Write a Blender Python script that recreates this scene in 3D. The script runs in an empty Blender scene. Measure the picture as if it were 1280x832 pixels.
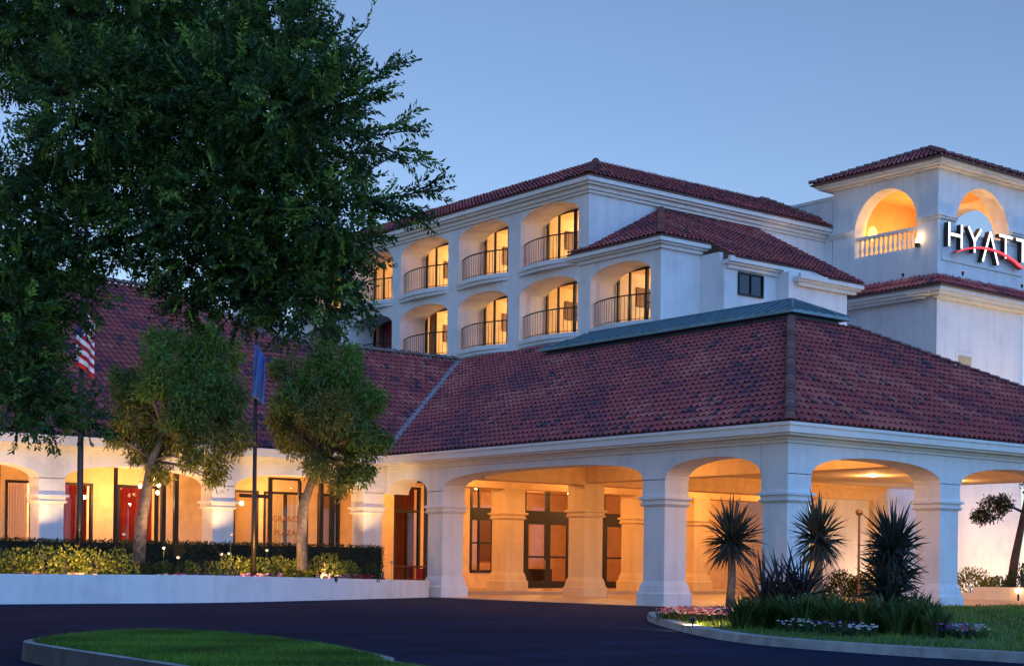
import bpy, bmesh, math, random
import numpy as np
from mathutils import Vector, Matrix
random.seed(7); rng = np.random.default_rng(7)
scene = bpy.context.scene
COL = scene.collection
PI = math.pi

# ------------------------------------------------------------------ camera, sky, sun, exposure
# world axes: X runs along the right facade of the drive-through (away, to the right),
# Y along its left facade (away, to the left), the corner pillar stands at the origin
YAW = math.radians(38.4); ROLL = 0.012; FPX = 1930.0; CX, CY = 640.0, 706.0
FWD = Vector((math.sin(YAW), math.cos(YAW), 0)); RGT = Vector((FWD.y, -FWD.x, 0)); UPV = Vector((0, 0, 1))
CAMP = Vector((-30.16, -26.70, 1.10))
cam_d = bpy.data.cameras.new('camera'); cam = bpy.data.objects.new('camera', cam_d); COL.objects.link(cam)
cr = RGT*math.cos(ROLL)+UPV*math.sin(ROLL); cu = -RGT*math.sin(ROLL)+UPV*math.cos(ROLL)
M = Matrix((cr, cu, -FWD)).transposed().to_4x4(); M.translation = CAMP
cam.matrix_world = M
cam_d.sensor_width = 36; cam_d.lens = FPX/1280*36; cam_d.shift_x = 0; cam_d.shift_y = (CY-416)/1280
cam_d.clip_start = 0.1; cam_d.clip_end = 3000
scene.camera = cam

SUN_EL, SUN_ROT = math.radians(25.0), math.radians(185)
world = bpy.data.worlds.new('World'); scene.world = world; world.use_nodes = True
wn = world.node_tree; bg = wn.nodes['Background']
sky = wn.nodes.new('ShaderNodeTexSky'); sky.sky_type = 'NISHITA'; sky.sun_disc = False
sky.sun_elevation = SUN_EL; sky.sun_rotation = SUN_ROT; sky.air_density = 1.0; sky.dust_density = 0.0; sky.ozone_density = 2.5
tint = wn.nodes.new('ShaderNodeMix'); tint.data_type = 'RGBA'; tint.blend_type = 'MULTIPLY'; tint.inputs[0].default_value = 1; tint.inputs[7].default_value = (1.05, 1.04, 1.12, 1)
wn.links.new(sky.outputs[0], tint.inputs[6]); wn.links.new(tint.outputs[2], bg.inputs[0]); bg.inputs[1].default_value = 0.13
sun_d = bpy.data.lights.new('sun', 'SUN'); sun = bpy.data.objects.new('sun', sun_d); COL.objects.link(sun)
sun_d.energy = 2.2; sun_d.angle = math.radians(110); sun_d.color = (.08, .34, 1)   # broad blue twilight glow, no direct sun
sdir = Vector((math.sin(SUN_ROT)*math.cos(SUN_EL), math.cos(SUN_ROT)*math.cos(SUN_EL), math.sin(SUN_EL)))
sun.rotation_euler = sdir.to_track_quat('Z', 'Y').to_euler()
vs = scene.view_settings; vs.view_transform = 'Standard'; vs.look = 'None'; vs.exposure = 0.0; vs.gamma = 1; vs.use_curve_mapping = False
scene.cycles.use_light_tree = True; scene.cycles.max_bounces = 6; scene.cycles.sample_clamp_indirect = 4.0
scene.cycles.caustics_reflective = False; scene.cycles.caustics_refractive = False

def at(px, py, D):
    "the point that lies D metres ahead under photo pixel (px, py)"
    x, y = px-CX, CY-py; c, s = math.cos(ROLL), math.sin(ROLL)
    return CAMP+FWD*D+RGT*((x*c-y*s)*D/FPX)+UPV*((x*s+y*c)*D/FPX)

# ------------------------------------------------------------------ materials
def new_mat(name):
    m = bpy.data.materials.new(name); m.use_nodes = True
    return m, m.node_tree, m.node_tree.nodes['Principled BSDF']
def N(nt, t, **kw):
    n = nt.nodes.new(t)
    for k, v in kw.items(): setattr(n, k, v)
    return n
def noise(nt, scale, detail=4, rough=.55, coord='Object'):
    tc = N(nt, 'ShaderNodeTexCoord'); n = N(nt, 'ShaderNodeTexNoise')
    n.inputs['Scale'].default_value = scale; n.inputs['Detail'].default_value = detail; n.inputs['Roughness'].default_value = rough
    nt.links.new(tc.outputs[coord], n.inputs['Vector']); return n
def ramp(nt, src, stops):
    r = N(nt, 'ShaderNodeValToRGB'); el = r.color_ramp.elements
    while len(el) > len(stops): el.remove(el[-1])
    while len(el) < len(stops): el.new(.5)
    for e, (p, c) in zip(el, stops): e.position = p; e.color = (*c, 1)
    nt.links.new(src, r.inputs[0]); return r
def bump(nt, b, src, strength, dist):
    n = N(nt, 'ShaderNodeBump'); n.inputs['Strength'].default_value = strength; n.inputs['Distance'].default_value = dist
    nt.links.new(src, n.inputs['Height']); nt.links.new(n.outputs[0], b.inputs['Normal'])
def plain(name, col, rough=.6, metal=0, var=.12, scale=3, bs=.0, bscale=40, spec=.5):
    m, nt, b = new_mat(name)
    n = noise(nt, scale)
    lo = tuple(max(0, c*(1-var)) for c in col); hi = tuple(min(1, c*(1+var)) for c in col)
    r = ramp(nt, n.outputs[0], [(.3, lo), (.7, hi)]); nt.links.new(r.outputs[0], b.inputs['Base Color'])
    b.inputs['Roughness'].default_value = rough; b.inputs['Metallic'].default_value = metal
    b.inputs['Specular IOR Level'].default_value = spec
    if bs: bump(nt, b, noise(nt, bscale).outputs[0], bs, .02)
    return m
def stucco_mat(name, col):
    m, nt, b = new_mat(name)
    n = noise(nt, .9, 6, .65); r = ramp(nt, n.outputs[0], [(.25, tuple(c*.84 for c in col)), (.5, col), (.8, tuple(min(1, c*1.05) for c in col))])
    # faint vertical weather streaks
    tc = N(nt, 'ShaderNodeTexCoord'); mp = N(nt, 'ShaderNodeMapping'); mp.inputs['Scale'].default_value = (2.2, 2.2, .12)
    n2 = N(nt, 'ShaderNodeTexNoise'); n2.inputs['Scale'].default_value = 1.6; n2.inputs['Detail'].default_value = 5
    nt.links.new(tc.outputs['Object'], mp.inputs[0]); nt.links.new(mp.outputs[0], n2.inputs['Vector'])
    r2 = ramp(nt, n2.outputs[0], [(.3, (.80, .78, .74)), (.55, (1, 1, 1))])
    mx = N(nt, 'ShaderNodeMix', data_type='RGBA', blend_type='MULTIPLY'); mx.inputs[0].default_value = .4
    nt.links.new(r.outputs[0], mx.inputs[6]); nt.links.new(r2.outputs[0], mx.inputs[7]); nt.links.new(mx.outputs[2], b.inputs['Base Color'])
    b.inputs['Roughness'].default_value = .9; b.inputs['Specular IOR Level'].default_value = .2
    bump(nt, b, noise(nt, 14, 8, .7).outputs[0], .35, .03)
    return m
def attr_mat(name, rough=.7, trans=0., spec=.3, tint=(1, 1, 1), dark=None):
    m, nt, b = new_mat(name)
    a = N(nt, 'ShaderNodeAttribute', attribute_name='col')
    nt.links.new(a.outputs['Color'], b.inputs['Base Color']); b.inputs['Roughness'].default_value = rough; b.inputs['Specular IOR Level'].default_value = spec
    if trans:
        t = N(nt, 'ShaderNodeBsdfTranslucent'); nt.links.new(a.outputs['Color'], t.inputs[0])
        mx = N(nt, 'ShaderNodeMixShader'); mx.inputs[0].default_value = trans
        nt.links.new(b.outputs[0], mx.inputs[1]); nt.links.new(t.outputs[0], mx.inputs[2]); nt.links.new(mx.outputs[0], nt.nodes['Material Output'].inputs[0])
    return m
def emit_mat(name, col, s):
    m, nt, b = new_mat(name); b.inputs['Base Color'].default_value = (*[min(1, c) for c in col], 1)
    b.inputs['Emission Color'].default_value = (*col, 1); b.inputs['Emission Strength'].default_value = s
    return m
def glass_mat(name, tint=(.9, .92, .95), refl=.12):
    m, nt, b = new_mat(name)
    t = N(nt, 'ShaderNodeBsdfTransparent'); t.inputs[0].default_value = (*tint, 1)
    g = N(nt, 'ShaderNodeBsdfGlossy'); g.inputs[1].default_value = .02; g.inputs[0].default_value = (.9, .92, .95, 1)
    f = N(nt, 'ShaderNodeFresnel'); f.inputs[0].default_value = 1.45; ge = N(nt, 'ShaderNodeNewGeometry'); om = N(nt, 'ShaderNodeMath', operation='SUBTRACT'); om.inputs[0].default_value = 1; nt.links.new(ge.outputs['Backfacing'], om.inputs[1])
    mu = N(nt, 'ShaderNodeMath', operation='MULTIPLY'); nt.links.new(f.outputs[0], mu.inputs[0]); nt.links.new(om.outputs[0], mu.inputs[1])
    mx = N(nt, 'ShaderNodeMixShader'); nt.links.new(mu.outputs[0], mx.inputs[0]); nt.links.new(t.outputs[0], mx.inputs[1]); nt.links.new(g.outputs[0], mx.inputs[2])
    nt.links.new(mx.outputs[0], nt.nodes['Material Output'].inputs[0]); return m
def curtain_mat(name, col, tr=.4):
    m, nt, b = new_mat(name); b.inputs['Base Color'].default_value = (*col, 1); b.inputs['Roughness'].default_value = .9
    t = N(nt, 'ShaderNodeBsdfTranslucent'); t.inputs[0].default_value = (*col, 1)
    mx = N(nt, 'ShaderNodeMixShader'); mx.inputs[0].default_value = tr
    nt.links.new(b.outputs[0], mx.inputs[1]); nt.links.new(t.outputs[0], mx.inputs[2]); nt.links.new(mx.outputs[0], nt.nodes['Material Output'].inputs[0]); return m

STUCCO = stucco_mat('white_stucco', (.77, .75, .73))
TRIM = plain('cream_trim_paint', (.74, .71, .66), .6, var=.06, bs=.1)
TILE = attr_mat('clay_roof_tile', .85, 0, .25)
FRAME = plain('dark_bronze_frame', (.009, .007, .007), .5, .1)
BRASS = plain('brass', (.6, .42, .15), .3, 1)
IRON = plain('dark_iron', (.02, .021, .024), .5, .4)
GLASS = glass_mat('window_glass')
ROOMW = plain('warm_room_wall', (.86, .70, .45), .8)
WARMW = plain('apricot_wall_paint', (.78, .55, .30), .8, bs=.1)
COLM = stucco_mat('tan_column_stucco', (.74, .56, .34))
WOOD_ = plain('walnut_panel', (.16, .07, .03), .5)
RED = plain('red_fabric', (.42, .02, .015), .85, scale=8, var=.3)
CURT = curtain_mat('amber_curtain', (.65, .42, .18))
CREAM = curtain_mat('cream_curtain', (.85, .72, .50), .75); REDC = curtain_mat('red_curtain', (.42, .035, .02))
COPPER = plain('blue_green_metal_roof', (.14, .24, .27), .38, .55, var=.2, scale=2)
COPDK = plain('dark_metal_fascia', (.03, .06, .09), .45, .4)
ASPH = None
BULB = emit_mat('warm_bulb', (1, .72, .36), 14)
LENS = emit_mat('spotlight_lens', (1, .72, .4), 2.5)
BULBS = emit_mat('soft_lamp_shade', (1, .62, .24), 7)
LEAF = attr_mat('tree_leaf', .5, .42, .4)
GRASS = attr_mat('grass_blade', .6, .3, .3)
BARK = plain('bark', (.16, .12, .09), .9, var=.45, scale=9, bs=.6, bscale=18)
BARKD = plain('dark_bark', (.07, .055, .045), .9, var=.4, scale=6, bs=.7, bscale=14)
SOIL = plain('planting_soil', (.05, .035, .025), .95, var=.4, scale=6, bs=.5)
CONC = plain('kerb_concrete', (.30, .30, .29), .85, var=.4, scale=2.2, bs=.5)
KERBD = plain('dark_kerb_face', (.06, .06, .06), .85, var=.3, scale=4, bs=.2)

# ------------------------------------------------------------------ mesh builder
class MB:
    def __init__(s): s.v = []; s.f = []; s.c = []; s.mi = []
    def add(s, vs, fs, col=None, mi=0):
        o = len(s.v); s.v += [tuple(v) for v in vs]; s.f += [tuple(i+o for i in f) for f in fs]
        s.c += [col or (1, 1, 1)]*len(vs); s.mi += [mi]*len(fs); return s
    def box(s, x0, x1, y0, y1, z0, z1, col=None, mi=0):
        v = [(x, y, z) for z in (z0, z1) for y in (y0, y1) for x in (x0, x1)]
        return s.add(v, [(0, 2, 3, 1), (4, 5, 7, 6), (0, 1, 5, 4), (2, 6, 7, 3), (0, 4, 6, 2), (1, 3, 7, 5)], col, mi)
    def loft(s, cx, cy, prof, col=None, mi=0, oy=None):
        "stack of square sections (z, half width) about a vertical axis"
        o = []; f = []
        for z, h in prof: o += [(cx-h, cy-h, z), (cx+h, cy-h, z), (cx+h, cy+h, z), (cx-h, cy+h, z)]
        n = len(prof)
        for i in range(n-1):
            for k in range(4):
                a = i*4+k; b = i*4+(k+1) % 4; f.append((a, b, b+4, a+4))
        f.append((3, 2, 1, 0)); f.append(tuple(range((n-1)*4, n*4)))
        return s.add(o, f, col, mi)
    def lathe(s, cx, cy, prof, n=12, col=None, mi=0):
        o = []; f = []
        for z, r in prof: o += [(cx+r*math.cos(2*PI*k/n), cy+r*math.sin(2*PI*k/n), z) for k in range(n)]
        for i in range(len(prof)-1):
            for k in range(n): f.append((i*n+k, i*n+(k+1) % n, (i+1)*n+(k+1) % n, (i+1)*n+k))
        f.append(tuple(range(n))[::-1]); f.append(tuple(range((len(prof)-1)*n, len(prof)*n)))
        return s.add(o, f, col, mi)
    def tube(s, pts, radii, n=8, col=None, mi=0):
        pts = [Vector(p) for p in pts]
        if not hasattr(radii, '__len__'): radii = [radii]*len(pts)
        o = []; f = []; ref = Vector((.31, .17, .93)).normalized()
        for i, p in enumerate(pts):
            d = (pts[min(i+1, len(pts)-1)]-pts[max(i-1, 0)]).normalized()
            r = ref if abs(d.dot(ref)) < .95 else Vector((1, 0, 0))
            a = d.cross(r).normalized(); b = d.cross(a)
            o += [tuple(p+(a*math.cos(2*PI*k/n)+b*math.sin(2*PI*k/n))*radii[i]) for k in range(n)]
        for i in range(len(pts)-1):
            for k in range(n): f.append((i*n+k, i*n+(k+1) % n, (i+1)*n+(k+1) % n, (i+1)*n+k))
        f.append(tuple(range(n))[::-1]); f.append(tuple(range((len(pts)-1)*n, len(pts)*n)))
        return s.add(o, f, col, mi)
    def prism(s, poly, axis, a, b, col=None, mi=0):
        "outline in (h, z) pushed from a to b along axis; axis 'x': h is y; axis 'y': h is x; axis 'z': outline is (x, y)"
        n = len(poly)
        def P(h, z, t): return (t, h, z) if axis == 'x' else ((h, t, z) if axis == 'y' else (h, z, t))
        o = [P(h, z, a) for h, z in poly]+[P(h, z, b) for h, z in poly]
        f = [tuple(range(n)), tuple(range(2*n-1, n-1, -1))]+[(i, i+n, (i+1) % n+n, (i+1) % n) for i in range(n)]
        return s.add(o, f, col, mi)
    def build(s, name, mat, parent=None, smooth=False, fixn=True):
        off = Vector((0, 0, 0)); p = parent
        while p: off += p.location; p = p.parent
        me = bpy.data.meshes.new(name)
        me.from_pydata([(v[0]-off.x, v[1]-off.y, v[2]-off.z) for v in s.v], [], s.f)
        if any(c != (1, 1, 1) for c in s.c):
            ca = me.color_attributes.new('col', 'FLOAT_COLOR', 'POINT')
            ca.data.foreach_set('color', np.c_[np.array(s.c, dtype=np.float32), np.ones(len(s.c), np.float32)].ravel())
        for m in (mat if isinstance(mat, (list, tuple)) else [mat]): me.materials.append(m)
        if isinstance(mat, (list, tuple)): me.polygons.foreach_set('material_index', s.mi)
        if fixn:
            bm = bmesh.new(); bm.from_mesh(me); bmesh.ops.recalc_face_normals(bm, faces=bm.faces); bm.to_mesh(me); bm.free()
        if smooth: me.polygons.foreach_set('use_smooth', [True]*len(me.polygons))
        o = bpy.data.objects.new(name, me); COL.objects.link(o); o.parent = parent
        return o
def np_mesh(name, V, F, C, mat, parent=None, smooth=False):
    "big meshes straight from numpy arrays (quads), one colour per vertex"
    off = Vector((0, 0, 0)); p = parent
    while p: off += p.location; p = p.parent
    me = bpy.data.meshes.new(name); V = np.asarray(V, np.float32)-np.array(off, np.float32); F = np.asarray(F, np.int32)
    me.vertices.add(len(V)); me.vertices.foreach_set('co', V.ravel())
    k = F.shape[1]; me.loops.add(F.size); me.loops.foreach_set('vertex_index', F.ravel())
    me.polygons.add(len(F)); me.polygons.foreach_set('loop_start', np.arange(0, F.size, k, dtype=np.int32))
    if smooth: me.polygons.foreach_set('use_smooth', [True]*len(F))
    me.update(calc_edges=True)
    ca = me.color_attributes.new('col', 'FLOAT_COLOR', 'POINT')
    ca.data.foreach_set('color', np.c_[np.asarray(C, np.float32), np.ones(len(C), np.float32)].ravel())
    me.materials.append(mat)
    o = bpy.data.objects.new(name, me); COL.objects.link(o); o.parent = parent
    return o
def tag(o, label, cat, group=None):
    o['label'] = label; o['category'] = cat
    if group: o['group'] = group
    return o
def thing(name, label, cat, loc=(0, 0, 0), group=None):
    o = bpy.data.objects.new(name, None); COL.objects.link(o); o.location = loc; o.empty_display_size = .3
    return tag(o, label, cat, group)
def struct(o): o['kind'] = 'structure'; return o
def lamp(name, loc, power, col=(1, .48, .16), r=.08, spot=None, aim=None, blend=.6, parent=None):
    d = bpy.data.lights.new(name, 'SPOT' if spot else 'POINT'); d.energy = power; d.color = col; d.shadow_soft_size = r
    o = bpy.data.objects.new(name, d); COL.objects.link(o); o.location = loc
    if spot:
        d.spot_size = math.radians(spot); d.spot_blend = blend
        o.rotation_euler = (Vector(aim)-Vector(loc)).to_track_quat('-Z', 'Y').to_euler()
    return o
def dup(root, loc, rz=0, sc=1.0, label=None, group=None):
    r = root.copy(); COL.objects.link(r); r.location = loc; r.rotation_euler = (0, 0, rz); r.scale = (sc, sc, sc)
    if label: r['label'] = label
    if group: r['group'] = group
    for ch in root.children:
        c = ch.copy(); COL.objects.link(c); c.parent = r
        for g in ch.children:
            d = g.copy(); COL.objects.link(d); d.parent = c
    return r

# ------------------------------------------------------------------ clay tile roofs
def tiles(name, polys, up, z0, b0, k, parent, tw=.24, tl=.35, base=None):
    """barrel tiles over convex plan polygons of one roof plane. up: unit plan vector uphill; z = z0 + k*(b-b0), b = p.up"""
    up = np.array(up, float); al = np.array([up[1], -up[0]])
    prof = [(0, 0.0), (.12, 0.0), (.2, .028), (.34, .06), (.5, .072), (.66, .06), (.8, .028), (.88, 0.0)]
    sx = np.array([p[0] for p in prof])*tw; sz = np.array([p[1] for p in prof]); npf = len(prof)
    allV = []; allF = []; allC = []; cnt = 0
    tile_bm = bmesh.new(); lay = tile_bm.verts.layers.float_color.new('col')
    for poly in polys:
        P = np.array(poly, float); A = P@al; B = P@up
        i0, i1 = int(math.floor(A.min()/tw))-1, int(math.ceil(A.max()/tw))+1
        nb = int(math.ceil((B.max()-b0)/tl))+1; j0 = max(0, int((B.min()-b0)/tl)-1)
        bm = bmesh.new(); l2 = bm.verts.layers.float_color.new('col')
        cen = P.mean(0)
        E = []
        for q in range(len(P)):
            a, b = P[q], P[(q+1) % len(P)]; d = b-a; nrm = np.array([d[1], -d[0]])/max(1e-9, np.hypot(*d))
            if nrm@(cen-a) > 0: nrm = -nrm
            E.append((a, nrm))
        for i in range(i0, i1):
            for j in range(j0, nb):
                ac = (i+.5)*tw; bc = b0+(j+.5)*tl; c2 = al*ac+up*bc
                if any((c2-a)@n > .35 for a, n in E): continue
                h = (math.sin(i*12.9898+j*78.233)*43758.5453) % 1.0; h2 = (math.sin(i*39.3+j*11.1+4.2)*9631.7) % 1.0
                pat = math.sin(ac*.55+1.3*math.sin(bc*.8))*math.sin(bc*.9+ac*.33)+.5*math.sin(ac*1.9+bc*2.3)
                t = .35*h+.65*max(0, min(1, .5+.5*pat))
                if h2 > .94: col = (.09, .055, .07)
                elif t < .30: col = (.21+.07*h2, .056+.015*h, .072)
                elif t < .72: col = (.34+.11*h2, .075+.016*h, .074)
                else: col = (.44+.10*h2, .118+.02*h, .105)
                jx = (h-.5)*.022; jb = (h2-.5)*.045; lift = .034+.030*h*h2
                vs = []
                for e, (bb, lf) in enumerate(((b0+j*tl-.02, lift), (b0+(j+1)*tl+.03, .0))):
                    for q in range(npf):
                        p2 = al*(i*tw+sx[q]+jx)+up*(bb+(jb if e == 0 else 0))
                        vs.append(bm.verts.new((p2[0], p2[1], z0+k*(bb-b0)+sz[q]*(1.0 if e == 0 else .8)+lf)))
                for v in vs: v[l2] = (*col, 1)
                for q in range(npf-1): bm.faces.new((vs[q], vs[q+1], vs[npf+q+1], vs[npf+q]))
        for a, n in E:
            bmesh.ops.bisect_plane(bm, geom=bm.verts[:]+bm.edges[:]+bm.faces[:], plane_co=(a[0], a[1], 0), plane_no=(n[0], n[1], 0), clear_outer=True)
        # closed underlay slab
        lo = []; hi = []
        for p in P:
            z = z0+k*(p@up-b0)
            a = bm.verts.new((p[0], p[1], z-.07)); b = bm.verts.new((p[0], p[1], z-.012)); a[l2] = b[l2] = (.14, .07, .06, 1); lo.append(a); hi.append(b)
        bm.faces.new(hi); bm.faces.new(lo[::-1])
        for q in range(len(P)): bm.faces.new((lo[q], lo[(q+1) % len(P)], hi[(q+1) % len(P)], hi[q]))
        me = bpy.data.meshes.new('tmp'); bm.to_mesh(me); bm.free(); tile_bm.from_mesh(me); bpy.data.meshes.remove(me)
    me = bpy.data.meshes.new(name); tile_bm.to_mesh(me); tile_bm.free()
    me.materials.append(TILE)
    off = Vector((0, 0, 0)); p = parent
    while p: off += p.location; p = p.parent
    me.transform(Matrix.Translation(-off))
    o = bpy.data.objects.new(name, me); COL.objects.link(o); o.parent = parent
    return o
def ridge_caps(mb, a, b, r=.15, step=.36, tone=(.20, .15, .14)):
    a, b = Vector(a), Vector(b); d = (b-a); L = d.length; d.normalize()
    side = d.cross(Vector((0, 0, 1))).normalized(); upv = side.cross(d).normalized(); n = max(1, int(L/step))
    for i in range(n):
        p0 = a+d*(i*L/n-.03); p1 = a+d*((i+1)*L/n+.02); h = random.random()
        c = tuple(t*(.7+.6*h) for t in tone); vs = []
        for p, rr, lf in ((p0, r, .05), (p1, r*.85, .015)):
            for q in range(7):
                t = PI*q/6; vs.append(p+side*(rr*math.cos(t))+upv*(rr*math.sin(t)*.9+lf-.02))
        mb.add(vs, [(q, q+1, q+8, q+7) for q in range(6)]+[tuple(range(6, -1, -1))], c)

def arch_pts(c, half, spring, rise, n=16, p=2.0):
    "points of a (super)elliptical arch from left to right"
    o = []
    for i in range(n+1):
        t = PI*(1-i/n); u = math.cos(t); w = max(0, 1-abs(u)**p)**(1/p)
        o.append((c+half*u, spring+rise*w))
    return o
def arcade_wall(mb, axis, h0, h1, zb, zt, arches, a, b):
    "wall strip from zb up to zt whose lower edge is notched by arches (centre, half, spring, rise, p)"
    poly = [(h0, zt), (h0, zb)]
    for c, half, sp, rise, p in sorted(arches):
        poly.append((c-half, zb))
        pts = arch_pts(c, half, sp, rise, 20, p)
        poly += [q for q in pts if q[1] > zb+1e-4 or True]
        poly.append((c+half, zb))
    poly += [(h1, zb), (h1, zt)]
    cl = []
    for q in poly:
        if not cl or (abs(q[0]-cl[-1][0])+abs(q[1]-cl[-1][1])) > 1e-4: cl.append(q)
    mb.prism(cl, axis, a, b)

# ================================================================== GROUND
def asphalt():
    m, nt, b = new_mat('asphalt'); n = noise(nt, .35, 6, .6); r = ramp(nt, n.outputs[0], [(.25, (.004, .012, .034)), (.5, (.007, .018, .046)), (.75, (.012, .025, .058))])  # blue of the reflected sky is put into the base colour
    n2 = noise(nt, 90, 3, .6); r2 = ramp(nt, n2.outputs[0], [(.3, (.6, .6, .6)), (.75, (1.35, 1.35, 1.35))])
    mx = N(nt, 'ShaderNodeMix', data_type='RGBA', blend_type='MULTIPLY'); mx.inputs[0].default_value = 1
    nt.links.new(r.outputs[0], mx.inputs[6]); nt.links.new(r2.outputs[0], mx.inputs[7]); nt.links.new(mx.outputs[2], b.inputs['Base Color'])
    tc = N(nt, 'ShaderNodeTexCoord'); mp = N(nt, 'ShaderNodeMapping'); mp.inputs['Scale'].default_value = (.10, 1.1, 1); mp.inputs['Rotation'].default_value = (0, 0, math.radians(52))
    n3 = N(nt, 'ShaderNodeTexNoise'); n3.inputs['Scale'].default_value = .8; n3.inputs['Detail'].default_value = 4; nt.links.new(tc.outputs['Object'], mp.inputs[0]); nt.links.new(mp.outputs[0], n3.inputs['Vector'])
    r3 = ramp(nt, n3.outputs[0], [(.35, (.7, .7, .7)), (.65, (1.3, 1.3, 1.3))]); m3 = N(nt, 'ShaderNodeMix', data_type='RGBA', blend_type='MULTIPLY'); m3.inputs[0].default_value = 1
    nt.links.new(mx.outputs[2], m3.inputs[6]); nt.links.new(r3.outputs[0], m3.inputs[7])
    vo = N(nt, 'ShaderNodeTexVoronoi', feature='DISTANCE_TO_EDGE'); vo.inputs['Scale'].default_value = .22; dn = noise(nt, .8, 5); ad = N(nt, 'ShaderNodeMix', data_type='RGBA'); ad.inputs[0].default_value = .12; nt.links.new(tc.outputs['Object'], ad.inputs[6]); nt.links.new(dn.outputs['Color'], ad.inputs[7]); nt.links.new(ad.outputs[2], vo.inputs['Vector'])
    r4 = ramp(nt, vo.outputs['Distance'], [(.0, (.35, .35, .35)), (.006, (1, 1, 1))]); m4 = N(nt, 'ShaderNodeMix', data_type='RGBA', blend_type='MULTIPLY'); m4.inputs[0].default_value = .8
    nt.links.new(m3.outputs[2], m4.inputs[6]); nt.links.new(r4.outputs[0], m4.inputs[7]); nt.links.new(m4.outputs[2], b.inputs['Base Color'])
    rr = ramp(nt, n.outputs[0], [(.3, (.82, .82, .82)), (.7, (.95, .95, .95))]); nt.links.new(rr.outputs[0], b.inputs['Roughness']); b.inputs['Specular IOR Level'].default_value = .04
    bump(nt, b, noise(nt, 120, 2).outputs[0], .4, .01); return m
ASPH = asphalt()
EARTH = plain('earth', (.06, .055, .04), .95, var=.3, scale=.2)
g = MB(); g.add([(-900, -900, -.03), (900, -900, -.03), (900, 900, -.03), (-900, 900, -.03)], [(0, 1, 2, 3)]); struct(g.build('ground', EARTH))
g = MB(); g.add([(-90, -80, 0), (60, -80, 0), (60, 40, 0), (-90, 40, 0)], [(0, 1, 2, 3)]); struct(g.build('driveway', ASPH))
def paving():
    m, nt, b = new_mat('warm_paving'); tc = N(nt, 'ShaderNodeTexCoord'); br = N(nt, 'ShaderNodeTexBrick')
    br.inputs['Scale'].default_value = 1.0; br.inputs['Brick Width'].default_value = .6; br.inputs['Row Height'].default_value = .6; br.inputs['Mortar Size'].default_value = .008; br.offset = 0
    br.inputs['Color1'].default_value = (.40, .30, .21, 1); br.inputs['Color2'].default_value = (.46, .35, .25, 1); br.inputs['Mortar'].default_value = (.2, .16, .12, 1)
    nt.links.new(tc.outputs['Object'], br.inputs['Vector']); nt.links.new(br.outputs[0], b.inputs['Base Color']); b.inputs['Roughness'].default_value = .45; return m
PAVE = paving()
g = MB(); g.box(-.35, 24.5, -.3, 17.6, -.02, .012); struct(g.build('entrance_paving', PAVE))
g = MB(); g.box(-1.0, 24.9, 17.603, 22.7, -.02, .15); struct(g.build('entrance_sidewalk', PAVE))
g = MB(); g.box(-30, -1.003, 18.0, 21.2, -.02, .15); struct(g.build('arcade_walk', PAVE))

# lawns behind kerbs
def smooth_loop(pts, n=6):
    out = []; m = len(pts)
    for i in range(m-1):
        p0, p1, p2, p3 = (np.array(pts[max(i-1, 0)]), np.array(pts[i]), np.array(pts[i+1]), np.array(pts[min(i+2, m-1)]))
        for k in range(n):
            t = k/n; out.append(tuple(.5*((2*p1)+(-p0+p2)*t+(2*p0-5*p1+4*p2-p3)*t*t+(-p0+3*p1-3*p2+p3)*t**3)))
    out.append(tuple(pts[-1])); return out
def inset(path, w):
    o = []
    for i, p in enumerate(path):
        a = np.array(path[max(i-1, 0)]); b = np.array(path[min(i+1, len(path)-1)]); d = (b-a)/max(1e-9, np.hypot(*(b-a)))
        o.append((p[0]+d[1]*w, p[1]-d[0]*w))
    return o
def kerb_strip(mb, path, w, z0, z1):
    q = inset(path, w); n = len(path); vs = []; fs = []
    for (x, y), (u, v) in zip(path, q):
        vs += [(x, y, z0), (x+.15*(u-x), y+.15*(v-y), z1), (u, v, z1), (u, v, z0)]
    for i in range(n-1):
        for k in range(3): fs.append((i*4+k, i*4+k+1, i*4+k+5, i*4+k+4))
    fs += [(0, 1, 2, 3), tuple((n-1)*4+k for k in (3, 2, 1, 0))]
    mb.add(vs, fs)
LAWNM = plain('lawn_turf', (.05, .11, .018), .95, var=.4, scale=3)
edge_a = smooth_loop([(-13.6, -40), (-13.9, -25), (-13.86, -16.03), (-13.98, -14.4), (-13.75, -12.1), (-13.09, -10.37), (-11.83, -8.33), (-10.35, -6.23), (-8.8, -4.2), (-7.5, -2.75), (-6.9, -2.15), (-6.1, -1.7), (-4.9, -.9), (-3.2, .15), (-1.9, .75), (-.6, .95)], 5)
kb = MB(); kerb_strip(kb, edge_a, .28, -.02, .12)
struct(kb.build('planting_island_kerb', CONC))
inn = inset(edge_a, .28)
g = MB(); poly = [(x, y) for x, y in inn]+[(-.36, .9), (-.36, -.36), (40, -.36), (40, -40)]
g.prism(poly, 'z', -.02, .10); struct(g.build('planting_island_lawn_bed', LAWNM))
def inside(poly, x, y):
    c = False; n = len(poly)
    for i in range(n):
        x0, y0 = poly[i]; x1, y1 = poly[(i+1) % n]
        if (y0 > y) != (y1 > y) and x < (x1-x0)*(y-y0)/(y1-y0)+x0: c = not c
    return c
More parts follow.
